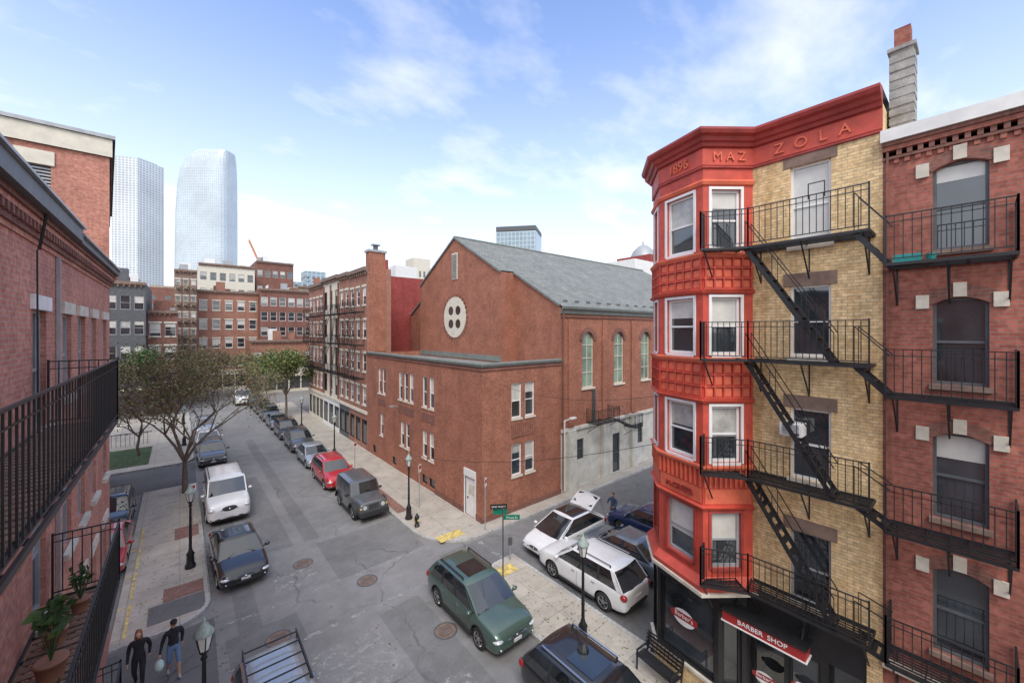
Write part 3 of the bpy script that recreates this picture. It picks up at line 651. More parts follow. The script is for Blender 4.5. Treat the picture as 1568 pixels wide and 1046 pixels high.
mb,W,_=house(42.6,48.59,16.4,CREAM,3,gmat=WHITE,fm=BLACK,lint=None,ww=1.1,wh=2.0)
for a in (.2,2.9,5.5): W.b(a-.12,a+.12,3.6,15.6,-.01,.12,RB4)
mb.build('cream_row_house')
mb,W,_=house(48.6,55,16.2,RB5,4,gmat=CREAM); mb.box(13,13.6,54,54.6,16,17.3,RB1); mb.build('brick_row_house')
fe=MB()
for a,b,yy0 in ((.8,4.2,34.65),(.6,3,39.5),(.8,5.2,42.6),(.8,5.6,48.6)):
    W=Wall(fe,(12.6,yy0),(12.6,yy0+7))
    for f in range(3):
        z=6.3+f*3.0; wplat(W,a,b,z,.9,sp=.2,gs=.2)
        if f: stair(fe,W.P(a+.4,z,.6),W.P(b-.6,z-3.0,.6),(-.4,0,0),hr=.7)
fe.build('fire_escape')
# ---------------------------------------------------------------- left near building
lb=empty('brick_house'); mb=MB(); W=Wall(mb,(-1.8,-6),(-1.8,18.8),side=1)
ys=[1.5,4.2,7,10.18,12.3,13.9,15.6,17.6,-1.5,-4]; ops=[]
for y in ys:
    for z in (10.95,7.8,4.65):
        hh=2.0 if y in(10.18,7,4.2) else 1.7; ops.append((y+6-.42,y+6+.42,z-hh,z))
W.solid(0,12.0,ops,RB3)
for o in ops:
    W.win(*o,fm=DGREY if o[0]<13 else GREY); W.b(o[0]-.14,o[1]+.14,o[3],o[3]+.24,-.01,.05,FLASH if 15.5<o[0]<16 and o[3]>10 else STONE); W.b(o[0]-.06,o[1]+.06,o[2]-.12,o[2],-.01,.1,STONE)
for i,(z,o_) in enumerate(((12.0,.03),(12.08,.07),(12.28,.12),(12.36,.16))): W.b(0,W.L,z,z+.08,-.3,o_,RB3 if i%2==0 else RB4)
for i in range(int(W.L/.2)): W.b(i*.2,i*.2+.1,12.16,12.28,-.05,.12,RB4)
W.b(0,W.L,12.16,12.28,-.3,.03,RB3)
W.b(0,18.0,12.44,12.7,-.3,.27,DGREY); W.b(0,18.0,12.70,12.74,-.4,.32,GREY); W.b(18.0,W.L,12.44,12.58,-.3,.24,DGREY); W.b(18.0,W.L,12.58,12.62,-.4,.3,GREY)
mb.bar((-1.6,9.5,12.5),(-1.72,9.7,11.9),.03,BLACK); mb.bar((-1.74,9.7,11.9),(-1.74,9.75,8.5),.02,BLACK)
mb.bar((-1.76,11.3,12),(-1.76,11.3,.2),.05,GREY)
mb.q([(-1.8,18.8,0),(-14,18.8,0),(-14,18.8,12.4),(-1.8,18.8,12.4)],RB3); mb.q([(-1.8,-6,12.4),(-14,-6,12.4),(-14,18.8,12.4),(-1.8,18.8,12.4)],ROOFT); mb.q([(-1.8,-6,0),(-14,-6,0),(-14,-6,12.4),(-1.8,-6,12.4)],RB3)
mb.build('building_shell',lb)
for z,ya,yb in ((8.92,1.2,10.45),(5.78,1.2,10.75),(2.9,6,11)):
    fe=MB(); grate(fe,[(-1.78,ya),(-1.78,yb),(-.9,yb),(-.9,ya)],z,sp=.1); h_=1.12
    rail(fe,(-.9,ya,z+.03),(-.9,yb,z+.03),h=h_,sp=.15); rail(fe,(-1.75,yb,z+.03),(-.9,yb,z+.03),h=h_,sp=.13); rail(fe,(-1.75,ya,z+.03),(-.9,ya,z+.03),h=h_,sp=.13)
    y=ya+.3
    while y<yb: fe.bar((-.92,y,z-.02),(-1.78,y,z-.75),.035,BLACK); y+=2.2
    if z>4:
        y=ya+.1
        while y<yb-.15: fe.box(-1.72,-1.0,y,y+.11,z+.035,z+.055,DECK); y+=.17
    fe.build('iron_balcony')
LG=[plain('leaf_g%d'%i,c,.6,var=.25) for i,c in enumerate([(.06,.12,.03),(.10,.17,.04),(.045,.085,.025)])]
LA=[plain('leaf_a%d'%i,c,.7,var=.3) for i,c in enumerate([(.20,.12,.08),(.15,.15,.075),(.25,.17,.11)])]
LY=[plain('leaf_y%d'%i,c,.7,var=.3) for i,c in enumerate([(.17,.19,.06),(.26,.24,.08),(.10,.14,.045)])]
def leaf(mb,p,s,mt,flat=False):
    d=Vector((rnd(-1,1),rnd(-1,1),0 if flat else rnd(-.6,.9))).normalized(); a=Vector((-d.y,d.x,0)) if flat else d.cross(Vector((rnd(-1,1),rnd(-1,1),rnd(-1,1)))).normalized(); p=Vector(p)
    mb.add([p-d*s,p+a*s*.5,p+d*s,p-a*s*.5],[(0,1,2,3)],mt)
def plant(loc,h,n,s,pot=.16,pm=None):
    g=MB(); g.lathe([(pot*.75,0),(pot,pot*1.5),(pot*1.08,pot*1.5),(pot*1.08,pot*1.7),(pot*.9,pot*1.7),(0,pot*1.6)],16,pm or random.choice([TERRA,GRN]))
    for i in range(n):
        a=rnd(0,6.28); hh=h*rnd(.5,1); p=Vector((math.cos(a)*rnd(.02,.25)*h,math.sin(a)*rnd(.02,.25)*h,pot*1.6+hh)); g.bar((0,0,pot*1.5),p,.008,LG[2])
        leaf(g,p,s*rnd(.7,1.2),random.choice(LG)); leaf(g,p*.8+Vector((0,0,.05)),s*.8,random.choice(LG))
    o=g.build('potted_plant',uv=False); o.location=loc
plant((-1.35,8.2,5.84),.8,16,.13,pm=TERRA); plant((-1.45,9.1,5.84),.5,18,.08,.13); plant((-1.3,9.9,5.84),.6,22,.07,.12); plant((-1.2,7.2,5.84),.35,14,.07,.12)
g=MB()
for i in range(1800):
    r=random.random()
    if r<.45: x,y,z=rnd(9.45,12.5),rnd(17.6,60),.131
    elif r<.6: x,y,z=rnd(-1.7,.8),rnd(19,34),.131
    elif r<.8: x,y,z=random.choice([rnd(.95,1.2),rnd(8.9,9.33)]),rnd(15,60),.016
    elif r<.9: x,y,z=rnd(9.5,11.7),rnd(6,13),.131
    else: x,y,z=rnd(1,9),rnd(8,50),.018
    leaf(g,(x,y,z+rnd(0,.003)),rnd(.03,.06),random.choice(LA+LY[:2]),True)
g.build('fallen_leaves',uv=False)
mb=MB()
def prism(mb,P,z0,z1,mt,top=None):
    n=len(P)
    for i in range(n): a,b=P[i],P[(i+1)%n]; mb.q([(*a,z0),(*b,z0),(*b,z1),(*a,z1)],mt)
    mb.q([(*p,z1) for p in P],top or ROOFT)
W=Wall(mb,(-22,24),(-2.3,24),side=1)
lv=[(a,a+.85,14.4,17.2) for a in (17.2,15.2,13,10.5)]+[(a,a+.9,9.2,11) for a in (17,14.5,12)]
W.solid(0,18.0,lv,RB3,depth=.2)
for o in lv:
    mb.q([W.P(o[0],o[2],-.2),W.P(o[1],o[2],-.2),W.P(o[1],o[3],-.2),W.P(o[0],o[3],-.2)],DGREY); k=o[2]+.05
    while k<o[3]: W.b(o[0],o[1],k,k+.06,-.16,-.06,GREY); k+=.13
mb.q([(-2.3,24,0),(-3.9,40,0),(-3.9,40,18),(-2.3,24,18)],RB3); mb.q([(-22,40,0),(-3.9,40,0),(-3.9,40,18),(-22,40,18)],RB3)
prism(mb,[(-2.2,23.88),(-22,23.88),(-22,40),(-3.8,40)],18.0,18.75,CREAM); prism(mb,[(-2.1,23.8),(-22,23.8),(-22,40),(-3.7,40)],18.75,18.9,GREY)
for a,b in ((17.1,18.15),(15.1,16.15)): W.b(a,b,17.2,17.75,-.01,.06,CREAM)
mb.bar((-7.6,23.75,18.6),(-7.6,23.75,17.3),.12,WHITE); mb.bar((-7.6,23.75,17.3),(-7.0,23.75,17.1),.12,WHITE)
mb.build('tall_brick_building')
# ---------------------------------------------------------------- background buildings
def block(x0,x1,y0,z1,wm,nf,nc,depth=14,fm=WHITE,lint=CREAM,ww=1.1,wh=1.7,gf=3.5,gmat=None,cornice=None):
    mb=MB(); W=Wall(mb,(x0,y0),(x1,y0),side=1); facade(W,0,z1,nf,nc,wm,fm=fm,lint=lint,ww=ww,wh=wh,gf=gf,gmat=gmat,cornice=cornice)
    P=[(x0,y0),(x1,y0),(x1,y0+depth),(x0,y0+depth)]
    for i in (1,2,3): a,b=P[i],P[(i+1)%4]; mb.q([(*a,0),(*b,0),(*b,z1),(*a,z1)],wm)
    mb.q([(*p,z1-.02) for p in P],ROOFT)
    for k in range(5):
        x=rnd(x0+.5,x1-2); y=y0+1.2+k*(depth-3)/5+rnd(0,.2); mb.box(x,x+rnd(.6,1.8),y,y+min(1.2,(depth-3)/6),z1-.05,z1+rnd(.7,2.2),random.choice([wm,GREY,WHITE,RB4]))
    return mb
block(-6.8,-3.2,66,16.5,DGREY,4,3,fm=GREY,lint=None,ww=.9).build('glass_office_building')
block(-3.15,-.2,68,13.2,RB4,3,2,fm=GREY).build('brick_building')
m=block(-.7,2.2,84,20.6,BROWNST,6,3,fm=CREAM,lint=CREAM,ww=.62,wh=1.5)
for f in range(6):
    for c in range(3): m.box(-.7+.97*c+.25,-.7+.97*c+.72,83.2,84.1,4+f*2.7,4.6+f*2.7,BROWNST)
m.build('ornate_building')
block(2.25,11.4,88,17.8,RB5,4,5,fm=WHITE,gmat=CREAM).build('brick_building')
block(11.45,20.5,87,18.6,RB4,5,6,fm=WHITE,lint=None).build('brick_building')
block(3,13,106,25,CREAM,6,6,fm=GREY,lint=None).build('stone_building')
block(14,22,112,27.5,RB4,6,5,fm=GREY,lint=None).build('brick_building')
block(9,24,78,9.0,RB5,1,8,depth=6,fm=WHITE,lint=None,gf=4.5,gmat=CREAM).build('brick_shopfront')
block(21,36,102,21,TB,5,7).build('brick_building')
block(-20,-6.5,82,14,TB,4,6).build('brick_building')
block(-40,-8,98,20,RB4,5,12).build('brick_building')
block(23,45,60,15,RB5,4,9,depth=20).build('brick_building')
def dp(u,D): return (D*.001267*(u-275.7),D*.001066*(1501.6-u))
mb=MB(); x,y=dp(209,600); prism(mb,[(x-24,y-24),(x+4,y-36),(x+32,y-14),(x+4,y+26)],0,262,TW1,GREY); prism(mb,[(x-18,y-18),(x+4,y-28),(x+24,y-12),(x+4,y+18)],262,266,TW2,GREY); mb.build('office_tower')
mb=MB(); x,y=dp(317,600); rows=[]
fx,fy=.644,.765
for z,s in ((0,1),(120,1.0),(190,.985),(230,.95),(252,.90),(268,.81),(277,.7),(281,.6)):
    r=[]
    for i in range(28):
        t=2*math.pi*i/28; ca=math.copysign(abs(math.cos(t))**.5,math.cos(t)); sa=math.copysign(abs(math.sin(t))**.5,math.sin(t))
        lx=ca*39*s+(1-s)*36; ly=sa*22*s; r.append((x+lx*fy+ly*fx,y-lx*fx+ly*fy,z))
    rows.append(r)
mb.grid(rows,TW2,closed=True,sm=False); mb.q(rows[-1],TW2); mb.build('office_tower')
mb=MB(); x,y=dp(797,320); prism(mb,[(x-22,y+4),(x-2,y-20),(x+20,y-4),(x,y+22)],0,88,TW3,GREY); prism(mb,[(x-22,y+4),(x-2,y-20),(x+20,y-4),(x,y+22)],88.5,92,DGREY,GREY); mb.build('office_tower')
for u,D,hh,wd,mt in ((690,200,46,8,FLASH),(640,130,34,6,CREAM),(622,150,33,6,TB),(865,230,50,12,RB5),(920,200,42,8,RB1),(960,140,34,18,FLASH),(985,150,38,14,RB6),(455,260,42,20,TW3),(480,300,55,14,TW3),(430,230,36,18,TB),(225,180,30,20,RB4),(250,260,40,12,TB),(375,200,38,16,CREAM),(350,320,52,14,GREY)):
    mb=MB(); x,y=dp(u,D); prism(mb,[(x-wd/2,y-wd/2),(x+wd/2,y-wd/2),(x+wd/2,y+wd/2),(x-wd/2,y+wd/2)],0,hh,mt)
    nfl=int(hh/3.5)
    for f in range(nfl-5 if nfl>6 else 1,nfl):
        for c in range(4):
            a=x-wd/2+wd*(c+.3)/4; mb.box(a,a+wd*.1,y-wd/2-.05,y-wd/2+.1,f*3.5,f*3.5+1.9,GLASS); b=y-wd/2+wd*(c+.3)/4; mb.box(x-wd/2-.05,x-wd/2+.1,b,b+wd*.1,f*3.5,f*3.5+1.9,GLASS)
    mb.build('distant_building')
mb=MB(); x,y=dp(985,170); mb.lathe([(6,30),(6,38),(5.6,42),(4.2,45),(2,47),(.5,47.6),(.4,49),(0,49.5)],20,GREY,c=(x,y,0)); mb.lathe([(9,0),(9,30),(6,30)],8,CREAM,c=(x,y,0)); mb.build('church_dome')
mb=MB(); x,y=dp(398,330); CR=plain('crane_orange',(.6,.25,.1),.5)
for dx in(-1,1):
    for dy in (-1,1): mb.bar((x+dx,y+dy,0),(x+dx,y+dy,62),.45,CR)
k=0
while k<60: mb.bar((x-1,y-1,k),(x+1,y-1,k+3),.3,CR); mb.bar((x-1,y-1,k),(x-1,y+1,k+3),.3,CR); k+=3
for o_ in (-.9,.9): mb.bar((x+3,y+o_-2,58),(x-7,y+o_+6,86),.7,CR)
mb.bar((x+3,y-2,60),(x-7,y+6,88),.5,CR); mb.box(x-2,x+3,y-2,y+2,59,64,CR); mb.build('construction_crane')
# ---------------------------------------------------------------- trees
def tree(loc,h,r,mats,nl,ls,seed,th=.25,tr=.16,levels=5,spread=.75,lean=.0,jit=.35,flat=-.12):
    random.seed(seed); mb=MB(); tips=[]
    def br(p,d,L,rad,k):
        q=p+d*L; mid=p.lerp(q,.5)+Vector((rnd(-1,1),rnd(-1,1),rnd(-1,1)))*L*.07
        nn=7 if k<3 else 4
        mb.cyl(p,mid,rad,rad*.85,nn,WOOD,cap=False); mb.cyl(mid,q,rad*.85,rad*.68,nn,WOOD,cap=False)
        if k>=2: tips.append(mid); tips.append(q)
        if k>=levels: return
        for i in range(random.choice([2,3,3]) if k else 5):
            a=rnd(0,6.283) if k else i*1.257+rnd(-.3,.3); s=spread*rnd(.6,1.25); nd=(d+Vector((math.cos(a)*s,math.sin(a)*s,rnd(-.15,.35)))).normalized()
            if k>0: nd.z=max(nd.z,flat)
            br(q,nd,L*rnd(.66,.88) if k else r*rnd(.42,.56),max(.008,rad*rnd(.5,.66)),k+1)
    br(Vector((0,0,0)),Vector((lean,0,1)).normalized(),h*th,tr,0)
    for i in range(nl):
        p=random.choice(tips); jj=jit*(1 if random.random()<.8 else 1.8)
        leaf(mb,p+Vector((random.gauss(0,jj),random.gauss(0,jj),random.gauss(0,jj*.8))),ls*rnd(.6,1.3),random.choice(mats))
    o=mb.build('tree',uv=False); o.location=loc; return o
tree((.25,33.3,.1),9,4.3,LA+LY,11000,.08,17,th=.22,tr=.17,levels=6,spread=.8,jit=.3)
tree((9.9,54.5,.1),9,3.2,LG+LY+LY,8500,.14,5,th=.3,tr=.16,spread=.65,jit=.42)
tree((-3.2,62,.1),10.5,1.9,LG,6000,.14,8,th=.4,tr=.14,spread=.4,jit=.4)
tree((3.2,77,.0),9.5,4,LA,5000,.14,3,th=.25,tr=.18,spread=.8)
tree((-1,70,.1),8,4,LA+LY,5000,.14,9,th=.25,tr=.18,spread=.8)
tree((-6,54,.1),8,3.6,LA+LY,4500,.11,19,th=.25,tr=.14,spread=.8)
tree((9,76,.1),7,3,LA+LY,3000,.14,29,th=.3,tr=.14,spread=.7)
tree((-2.6,45.5,.1),6.5,2.8,LA,2500,.08,31,th=.25,tr=.12,spread=.8)
random.seed(21)
# ---------------------------------------------------------------- street lamps etc
LG_,nt_,b_=_m('lamp_glass',.15,0,.6); b_.inputs['Base Color'].default_value=(.7,.71,.66,1)
def lamp_mesh():
    g=MB()
    g.lathe([(.0,0),(.2,0),(.2,.12),(.15,.2),(.13,.55),(.16,.6),(.09,.72),(.06,.85),(.055,1.3),(.07,1.33),(.055,1.37),(.042,2.7),(.075,2.74),(.04,2.82),(.1,2.9),(.1,2.94)],12,BLACK)
    for i in range(8):
        t=i*math.pi/4; g.bar((.13*math.cos(t),.13*math.sin(t),.2),(.125*math.cos(t),.125*math.sin(t),.56),.02,BLACK)
    g.lathe([(.1,2.94),(.18,3.32)],6,LG_,sm=False)
    for i in range(6):
        t=2*math.pi*i/6; c,s=math.cos(t),math.sin(t); g.bar((.1*c,.1*s,2.94),(.185*c,.185*s,3.33),.018,BLACK)
    g.lathe([(.2,3.31),(.21,3.34),(.15,3.42),(.1,3.5),(.09,3.54),(.03,3.6),(.035,3.65),(.0,3.74)],12,COPPER)
    return g.mesh('street_lamp')
LM=lamp_mesh()
for x,y in [(.36,22.6),(.44,11.85),(9.8,20.6),(10.36,8.6),(9.8,34.5),(9.8,46),(.3,47),(.3,58)]:
    o=bpy.data.objects.new('street_lamp',LM); sc.collection.objects.link(o); o.location=(x,y,.12); o.rotation_euler=(0,0,rnd(0,1))
g=MB(); g.lathe([(0,0),(.14,0),(.14,.05),(.1,.06),(.1,.45),(.13,.47),(.13,.52),(.1,.56),(.05,.66),(.03,.7),(.0,.72)],14,BLACK)
for p in((.0,-.2),(0,.2),(-.2,0)): g.cyl((0,0,.38),(p[0]*.9,p[1]*.9,.38),.055,.055,10,BLACK); g.cyl((p[0]*.85,p[1]*.85,.38),(p[0],p[1],.38),.065,.05,6,YEL)
o=g.build('fire_hydrant'); o.location=(9.75,19.5,.12)
ss=empty('street_sign',(10.45,13.0,.12)); g=MB(); g.cyl((0,0,0),(0,0,3.1),.03,.03,8,DGREY)
g.ob((-.3,.3,2.72),(.6*.8,-.6*.6,0),(.008,.01,0),(0,0,.22),SIGNG); g.ob((.03,.0,2.5),(.55,-.42,0),(.008,.01,0),(0,0,.0+.2),SIGNG); g.ob((-.45,.3,2.98),(.6,-.4,0),(.008,.01,0),(0,0,.2),BLACK); g.build('sign_post',ss)
text('Prince St',.13,TM((10.74,12.76,2.72),(.795,-.607)),WHITE,ss,'sign_text',.004)
text('ONE WAY >',.11,TM((10.28,13.08,3.2),(.832,-.555)),WHITE,ss,'sign_text',.004)
for (x,y,hh) in ((10.9,21.5,2.6),(12.3,16.8,2.8),(9.8,29.5,2.4),(.5,27,2.4),(11.6,13.9,1.0)):
    g=MB(); g.cyl((0,0,0),(0,0,hh),.025,.025,8,GREY)
    if hh>1.5: g.box(-.16,.16,-.04,-.03,hh-.5,hh-.05,WHITE); g.box(-.12,.12,-.045,-.04,hh-.3,hh-.12,SIGNR)
    else: g.box(-.08,.08,-.08,.08,hh-.3,hh,DGREY)
    o=g.build('parking_sign' if hh>1.5 else 'parking_meter'); o.location=(x,y,.12); o.rotation_euler=(0,0,.6)
g=MB()
for k in range(5): g.box(-.65,.65,-.22+k*.09,-.16+k*.09,.42,.45,BLACK)
for k in range(4): g.ob((-.65,.25+k*.03,.52+k*.1),(1.3,0,0),(0,.02,.06),(0,-.02,.01),BLACK)
for s in(-.6,.6):
    g.bar((s,-.22,0),(s,-.2,.6),.04,BLACK); g.bar((s,.22,0),(s,.38,.9),.04,BLACK); g.bar((s,-.22,.6),(s,.3,.62),.04,BLACK); g.bar((s,-.2,.42),(s,.26,.42),.04,BLACK)
for k in range(9): g.bar((-.55+k*.137,.27,.46),(-.55+k*.137,.38,.9),.015,BLACK)
g.bar((-.65,.39,.92),(.65,.39,.92),.035,BLACK)
o=g.build('park_bench'); o.location=(11.0,6.25,.12); o.rotation_euler=(0,0,math.radians(-97))
# ---------------------------------------------------------------- cars
PAINT=_m('paint_slot')[0]
def paint(name,c,rough=.28,metal=.0):
    m,nt,b=_m(name,rough,metal,.5,1.0); b.inputs['Coat Roughness'].default_value=.05
    cc=ramp(nt,noise(nt,2,3),.3,[x*.92 for x in c],.7,[min(1,x*1.06) for x in c]); nt.links.new(cc,b.inputs['Base Color']); return m
CDARK=plain('car_plastic',(.03,.03,.032),.6,var=.1); TYRE=plain('tyre',(.03,.03,.03),.85,var=.2); RIM=plain('rim',(.45,.46,.47),.3,.8,var=.1); CHR=plain('chrome',(.6,.6,.62),.15,1,var=.05)
HL=plain('headlight',(.65,.67,.7),.08,.2,var=.2,sc_=15,coat=1); TL=plain('taillight',(.35,.015,.015),.15,var=.2,coat=1); PLATE=plain('licence_plate',(.7,.7,.72),.5,var=.1,sc_=20)
def car_tpl(kind):
    if kind=='suv': L,Wd,Ht,R,wb=4.6,1.84,1.66,.35,1.34; hood=[.70,.9,1.0,1.04,1.08]; belt=1.08; gh=(1.2,.4,-1.7,-2.15,1.64); tail=1.06
    if kind=='wagon': L,Wd,Ht,R,wb=4.7,1.84,1.6,.35,1.36; hood=[.68,.86,.95,.99,1.03]; belt=1.03; gh=(1.25,.35,-1.7,-2.2,1.6); tail=1.02
    if kind=='sedan': L,Wd,Ht,R,wb=4.6,1.82,1.46,.33,1.36; hood=[.62,.78,.86,.92,.96]; belt=.96; gh=(1.15,.25,-.95,-1.75,1.43); tail=1.0
    if kind=='hatch': L,Wd,Ht,R,wb=4.45,1.84,1.55,.35,1.38; hood=[.6,.76,.86,.94,1.0]; belt=1.0; gh=(1.35,.25,-1.1,-2.05,1.55); tail=1.05
    if kind=='big': L,Wd,Ht,R,wb=5.2,2.04,2.05,.4,1.5; hood=[.92,1.16,1.22,1.25,1.27]; belt=1.27; gh=(1.2,.75,-2.4,-2.5,2.06); tail=1.26
    if kind=='jeep': L,Wd,Ht,R,wb=4.3,1.8,1.84,.41,1.22; hood=[1.02,1.1,1.12,1.14,1.16]; belt=1.16; gh=(.75,.5,-1.85,-1.95,1.82); tail=1.16
    h=L/2; w=Wd/2
    jeep=kind=='jeep'; nw=.9 if jeep else .82
    st=[(h,w*.62 if not jeep else w*.72,.36,hood[0]-.1),(h-.04,w*nw,.27,hood[0]+.02),(h-.16,w*(.94 if not jeep else .82),.22,hood[1]),(h-.5,w*(.985 if not jeep else .84),.2,hood[2]),(h-.93,w*(1 if not jeep else .87),.2,hood[3]),(gh[0]-.05,w,.2,hood[4]),(.3,w,.2,belt),(-.6,w,.2,belt+.01),(-1.4,w,.2,belt+.02),(-h+.45,w*.985,.21,(tail+belt)/2+.01),(-h+.16,w*.95,.25,tail),(-h+.03,w*.88,.3,tail-.06),(-h,w*.7,.38,tail-.16)]
    def ring(x,w_,zb,zt):
        hh=zt-zb; half=[(0,zb),(.8*w_,zb),(.97*w_,zb+.07),(w_*1.0,zb+.3*hh),(w_*1.0,zb+.72*hh),(.965*w_,zt-.09),(.88*w_,zt-.01),(.55*w_,zt+.015),(0,zt+.03)]
        return [(x,y,z) for y,z in half]+[(x,-y,z) for y,z in half[-2:0:-1]]
    rows=[ring(*s) for s in st]; mb=MB(); mb.m(PAINT); mb.m(CDARK)
    nn=len(rows[0])
    mb.grid(rows,PAINT,closed=True,mf=lambda j,i: CDARK if i in(0,1,nn-1,nn-2) else PAINT)
    mb.add(rows[0],[range(nn)],PAINT,True); mb.add(rows[-1],[range(nn)],PAINT,True)
    me=mb.mesh('b',uv=False); clean(me)
    o=bpy.data.objects.new('tmp',me); sc.collection.objects.link(o); s=o.modifiers.new('s','SUBSURF'); s.levels=2; s.render_levels=2
    cm=MB(); cm.m(PAINT); cm.m(CDARK)
    for sx in (wb,-wb):
        for sy in(-1,1): cm.cyl((sx,sy*(w-.3),R+.02),(sx,sy*(w+.2),R+.02),R*1.15,R*1.15,28,CDARK)
    for xx in (gh[0]-.25,-.05,-1.05):
        if abs(abs(xx)-wb)<R*1.2: continue
        for sy in (-1,1): cm.ob((xx,sy*(w-.022),.36),(.014,0,0),(0,sy*.1,0),(0,0,belt-.5),CDARK)
    cme=cm.mesh('c',uv=False); clean(cme)
    c=bpy.data.objects.new('tmpc',cme); sc.collection.objects.link(c)
    bo=o.modifiers.new('b','BOOLEAN'); bo.operation='DIFFERENCE'; bo.object=c; bo.solver='EXACT'
    dg=bpy.context.evaluated_depsgraph_get(); body=bpy.data.meshes.new_from_object(o.evaluated_get(dg)); body.name='car_body'
    for p in body.polygons: p.use_smooth=True
    try: body.set_sharp_from_angle(angle=math.radians(38))
    except Exception: pass
    bpy.data.objects.remove(o); bpy.data.objects.remove(c)
    cb=MB(); xbF,xtF,xtR,xbR,zt=gh; zb=belt-.05; wb_=w*.93; wt_=w*({'suv':.79,'wagon':.78,'jeep':.85,'big':.86}.get(kind,.74)); zs=zt-.07
    low=kind in('sedan','hatch')
    us=[0,.05,.36,.40,.66,.70,.93,1] if not low else [0,.05,.46,.50,.88,.93,.97,1]
    for sy in(-1,1):
        for i in range(7):
            u0,u1=us[i],us[i+1]; g_=i in(1,3,5) if not low else i in (1,3)
            B0,B1=xbF+(xbR-xbF)*u0,xbF+(xbR-xbF)*u1; T0,T1=xtF+(xtR-xtF)*u0,xtF+(xtR-xtF)*u1
            cb.add([(B0,sy*wb_,zb),(B1,sy*wb_,zb),((B1+T1)/2,sy*(wb_*.52+wt_*.52),(zb+zs)/2),((B0+T0)/2,sy*(wb_*.52+wt_*.52),(zb+zs)/2),(T1,sy*wt_,zs),(T0,sy*wt_,zs)],[(0,1,2,3),(3,2,4,5)],GLASSC if g_ else (PAINT if i in(0,6) else CDARK))
    fr=[-1,-.93,-.4,.4,.93,1]
    for (xb,xt,sg) in ((xbF,xtF,1),(xbR,xtR,-1)):
        for i in range(5):
            f0,f1=fr[i],fr[i+1]; bu=lambda f:sg*.1*(1-f*f)
            cb.add([(xb+bu(f0),f0*wb_,zb),(xb+bu(f1),f1*wb_,zb),(xt+bu(f1)*.7,f1*wt_,zs),(xt+bu(f0)*.7,f0*wt_,zs)],[(0,1,2,3)],GLASSC if 0<i<4 else PAINT)
    nx=7; rws=[]
    for i in range(nx+1):
        t=[0,.06,.2,.4,.6,.8,.94,1][i]; e_=i in(0,nx); x=xtF+(xtR-xtF)*t; r=[]
        for f in (-1,-.88,-.4,0,.4,.88,1):
            bulge=.07*(1-f*f)*(1 if i==0 else -1 if i==nx else 0)
            r.append((x+bulge,f*wt_,zs if (e_ or abs(f)==1) else zt-(.012 if abs(f)>.8 else 0)+.02*(1-f*f)))
        rws.append(r)
    cb.grid(rws,PAINT,mf=lambda j,i: GLASSC if (kind=='hatch' and 0<i<5 and 0<j<6) else PAINT)
    cab=cb.mesh('car_cabin',uv=False)
    d=MB()
    for sx in(wb,-wb):
        for sy in(-1,1):
            yc=sy*(w-.13)
            d.lathe([(R*.62,-.11),(R*.9,-.115),(R,-.08),(R,.08),(R*.9,.115),(R*.62,.11)],28,TYRE,c=(sx,yc,R),ax='y')
            d.lathe([(0,sy*.06),(R*.62,sy*.06),(R*.66,sy*.112)],24,CDARK,c=(sx,yc,R),ax='y')
            d.lathe([(R*.58,sy*.105),(R*.66,sy*.117)],24,RIM,c=(sx,yc,R),ax='y')
            for k in range(5):
                t=2*math.pi*k/5+.3; d.bar((sx,yc+sy*.1,R),(sx+R*.62*math.cos(t),yc+sy*.105,R+R*.62*math.sin(t)),.05,RIM,.03)
            d.cyl((sx,yc+sy*.06,R),(sx,yc+sy*.12,R),.06,.05,12,RIM)
            if kind in('jeep','wagon'):
                r0,r1=R*1.14,R*(1.3 if jeep else 1.22); n=12; ou=.09 if jeep else .012
                for k in range(n):
                    t0,t1=math.pi*k/n,math.pi*(k+1)/n
                    p=lambda r,t,oo:(sx+r*math.cos(t),sy*(w+oo),R+.02+r*math.sin(t))
                    d.q([p(r0,t0,ou),p(r0,t1,ou),p(r1,t1,ou*.6),p(r1,t0,ou*.6)],CDARK); d.q([p(r1,t0,ou*.6),p(r1,t1,ou*.6),p(r1,t1,-.15),p(r1,t0,-.15)],CDARK); d.q([p(r0,t0,ou),p(r0,t1,ou),p(r0,t1,-.15),p(r0,t0,-.15)],CDARK)
    fz=hood[0]
    if jeep:
        for sy in(-1,1): d.cyl((h-.1,sy*.5,.86),(h+.015,sy*.5,.86),.11,.11,18,HL); d.box(h-.05,h+.01,sy*.72-.05,sy*.72+.05,.8,.88,YEL)
        for k in range(7): d.box(h-.05,h+.01,-.27+k*.08,-.225+k*.08,.72,1.0,CDARK)
        d.box(h-.05,h+.16,-.8,.8,.42,.62,CDARK)
        d.cyl((-h-.0,0,.95),(-h-.22,0,.95),.37,.37,22,TYRE)
    else:
        for sy in(-1,1):
            d.ell((h-.2,sy*(w-.24),fz-.02),(.2,.19,.075 if kind!='big' else .12),HL); d.ell((h-.1,sy*(w-.24),.42),(.1,.09,.05),CDARK); d.ell((h-.08,sy*(w-.24),.43),(.1,.04,.035),HL)
        d.ell((h-.085,0,fz-.06),(.1,.46,.1 if kind!='big' else .17),CDARK,20,8); d.box(h-.02,h+.018,-.4,.4,fz-.05,fz-.03,CHR); d.ell((h-.085,0,.38),(.1,.6,.075),CDARK,20,8)
        d.ell((h+.0,0,fz-.05),(.03,.07,.06),CHR)
    if kind!='hatch': d.box(h+.0,h+.025,-.16,.16,.47,.57,PLATE)
    d.box(-h-.02,-h+.03,-.2,.2,.62,.76,PLATE)
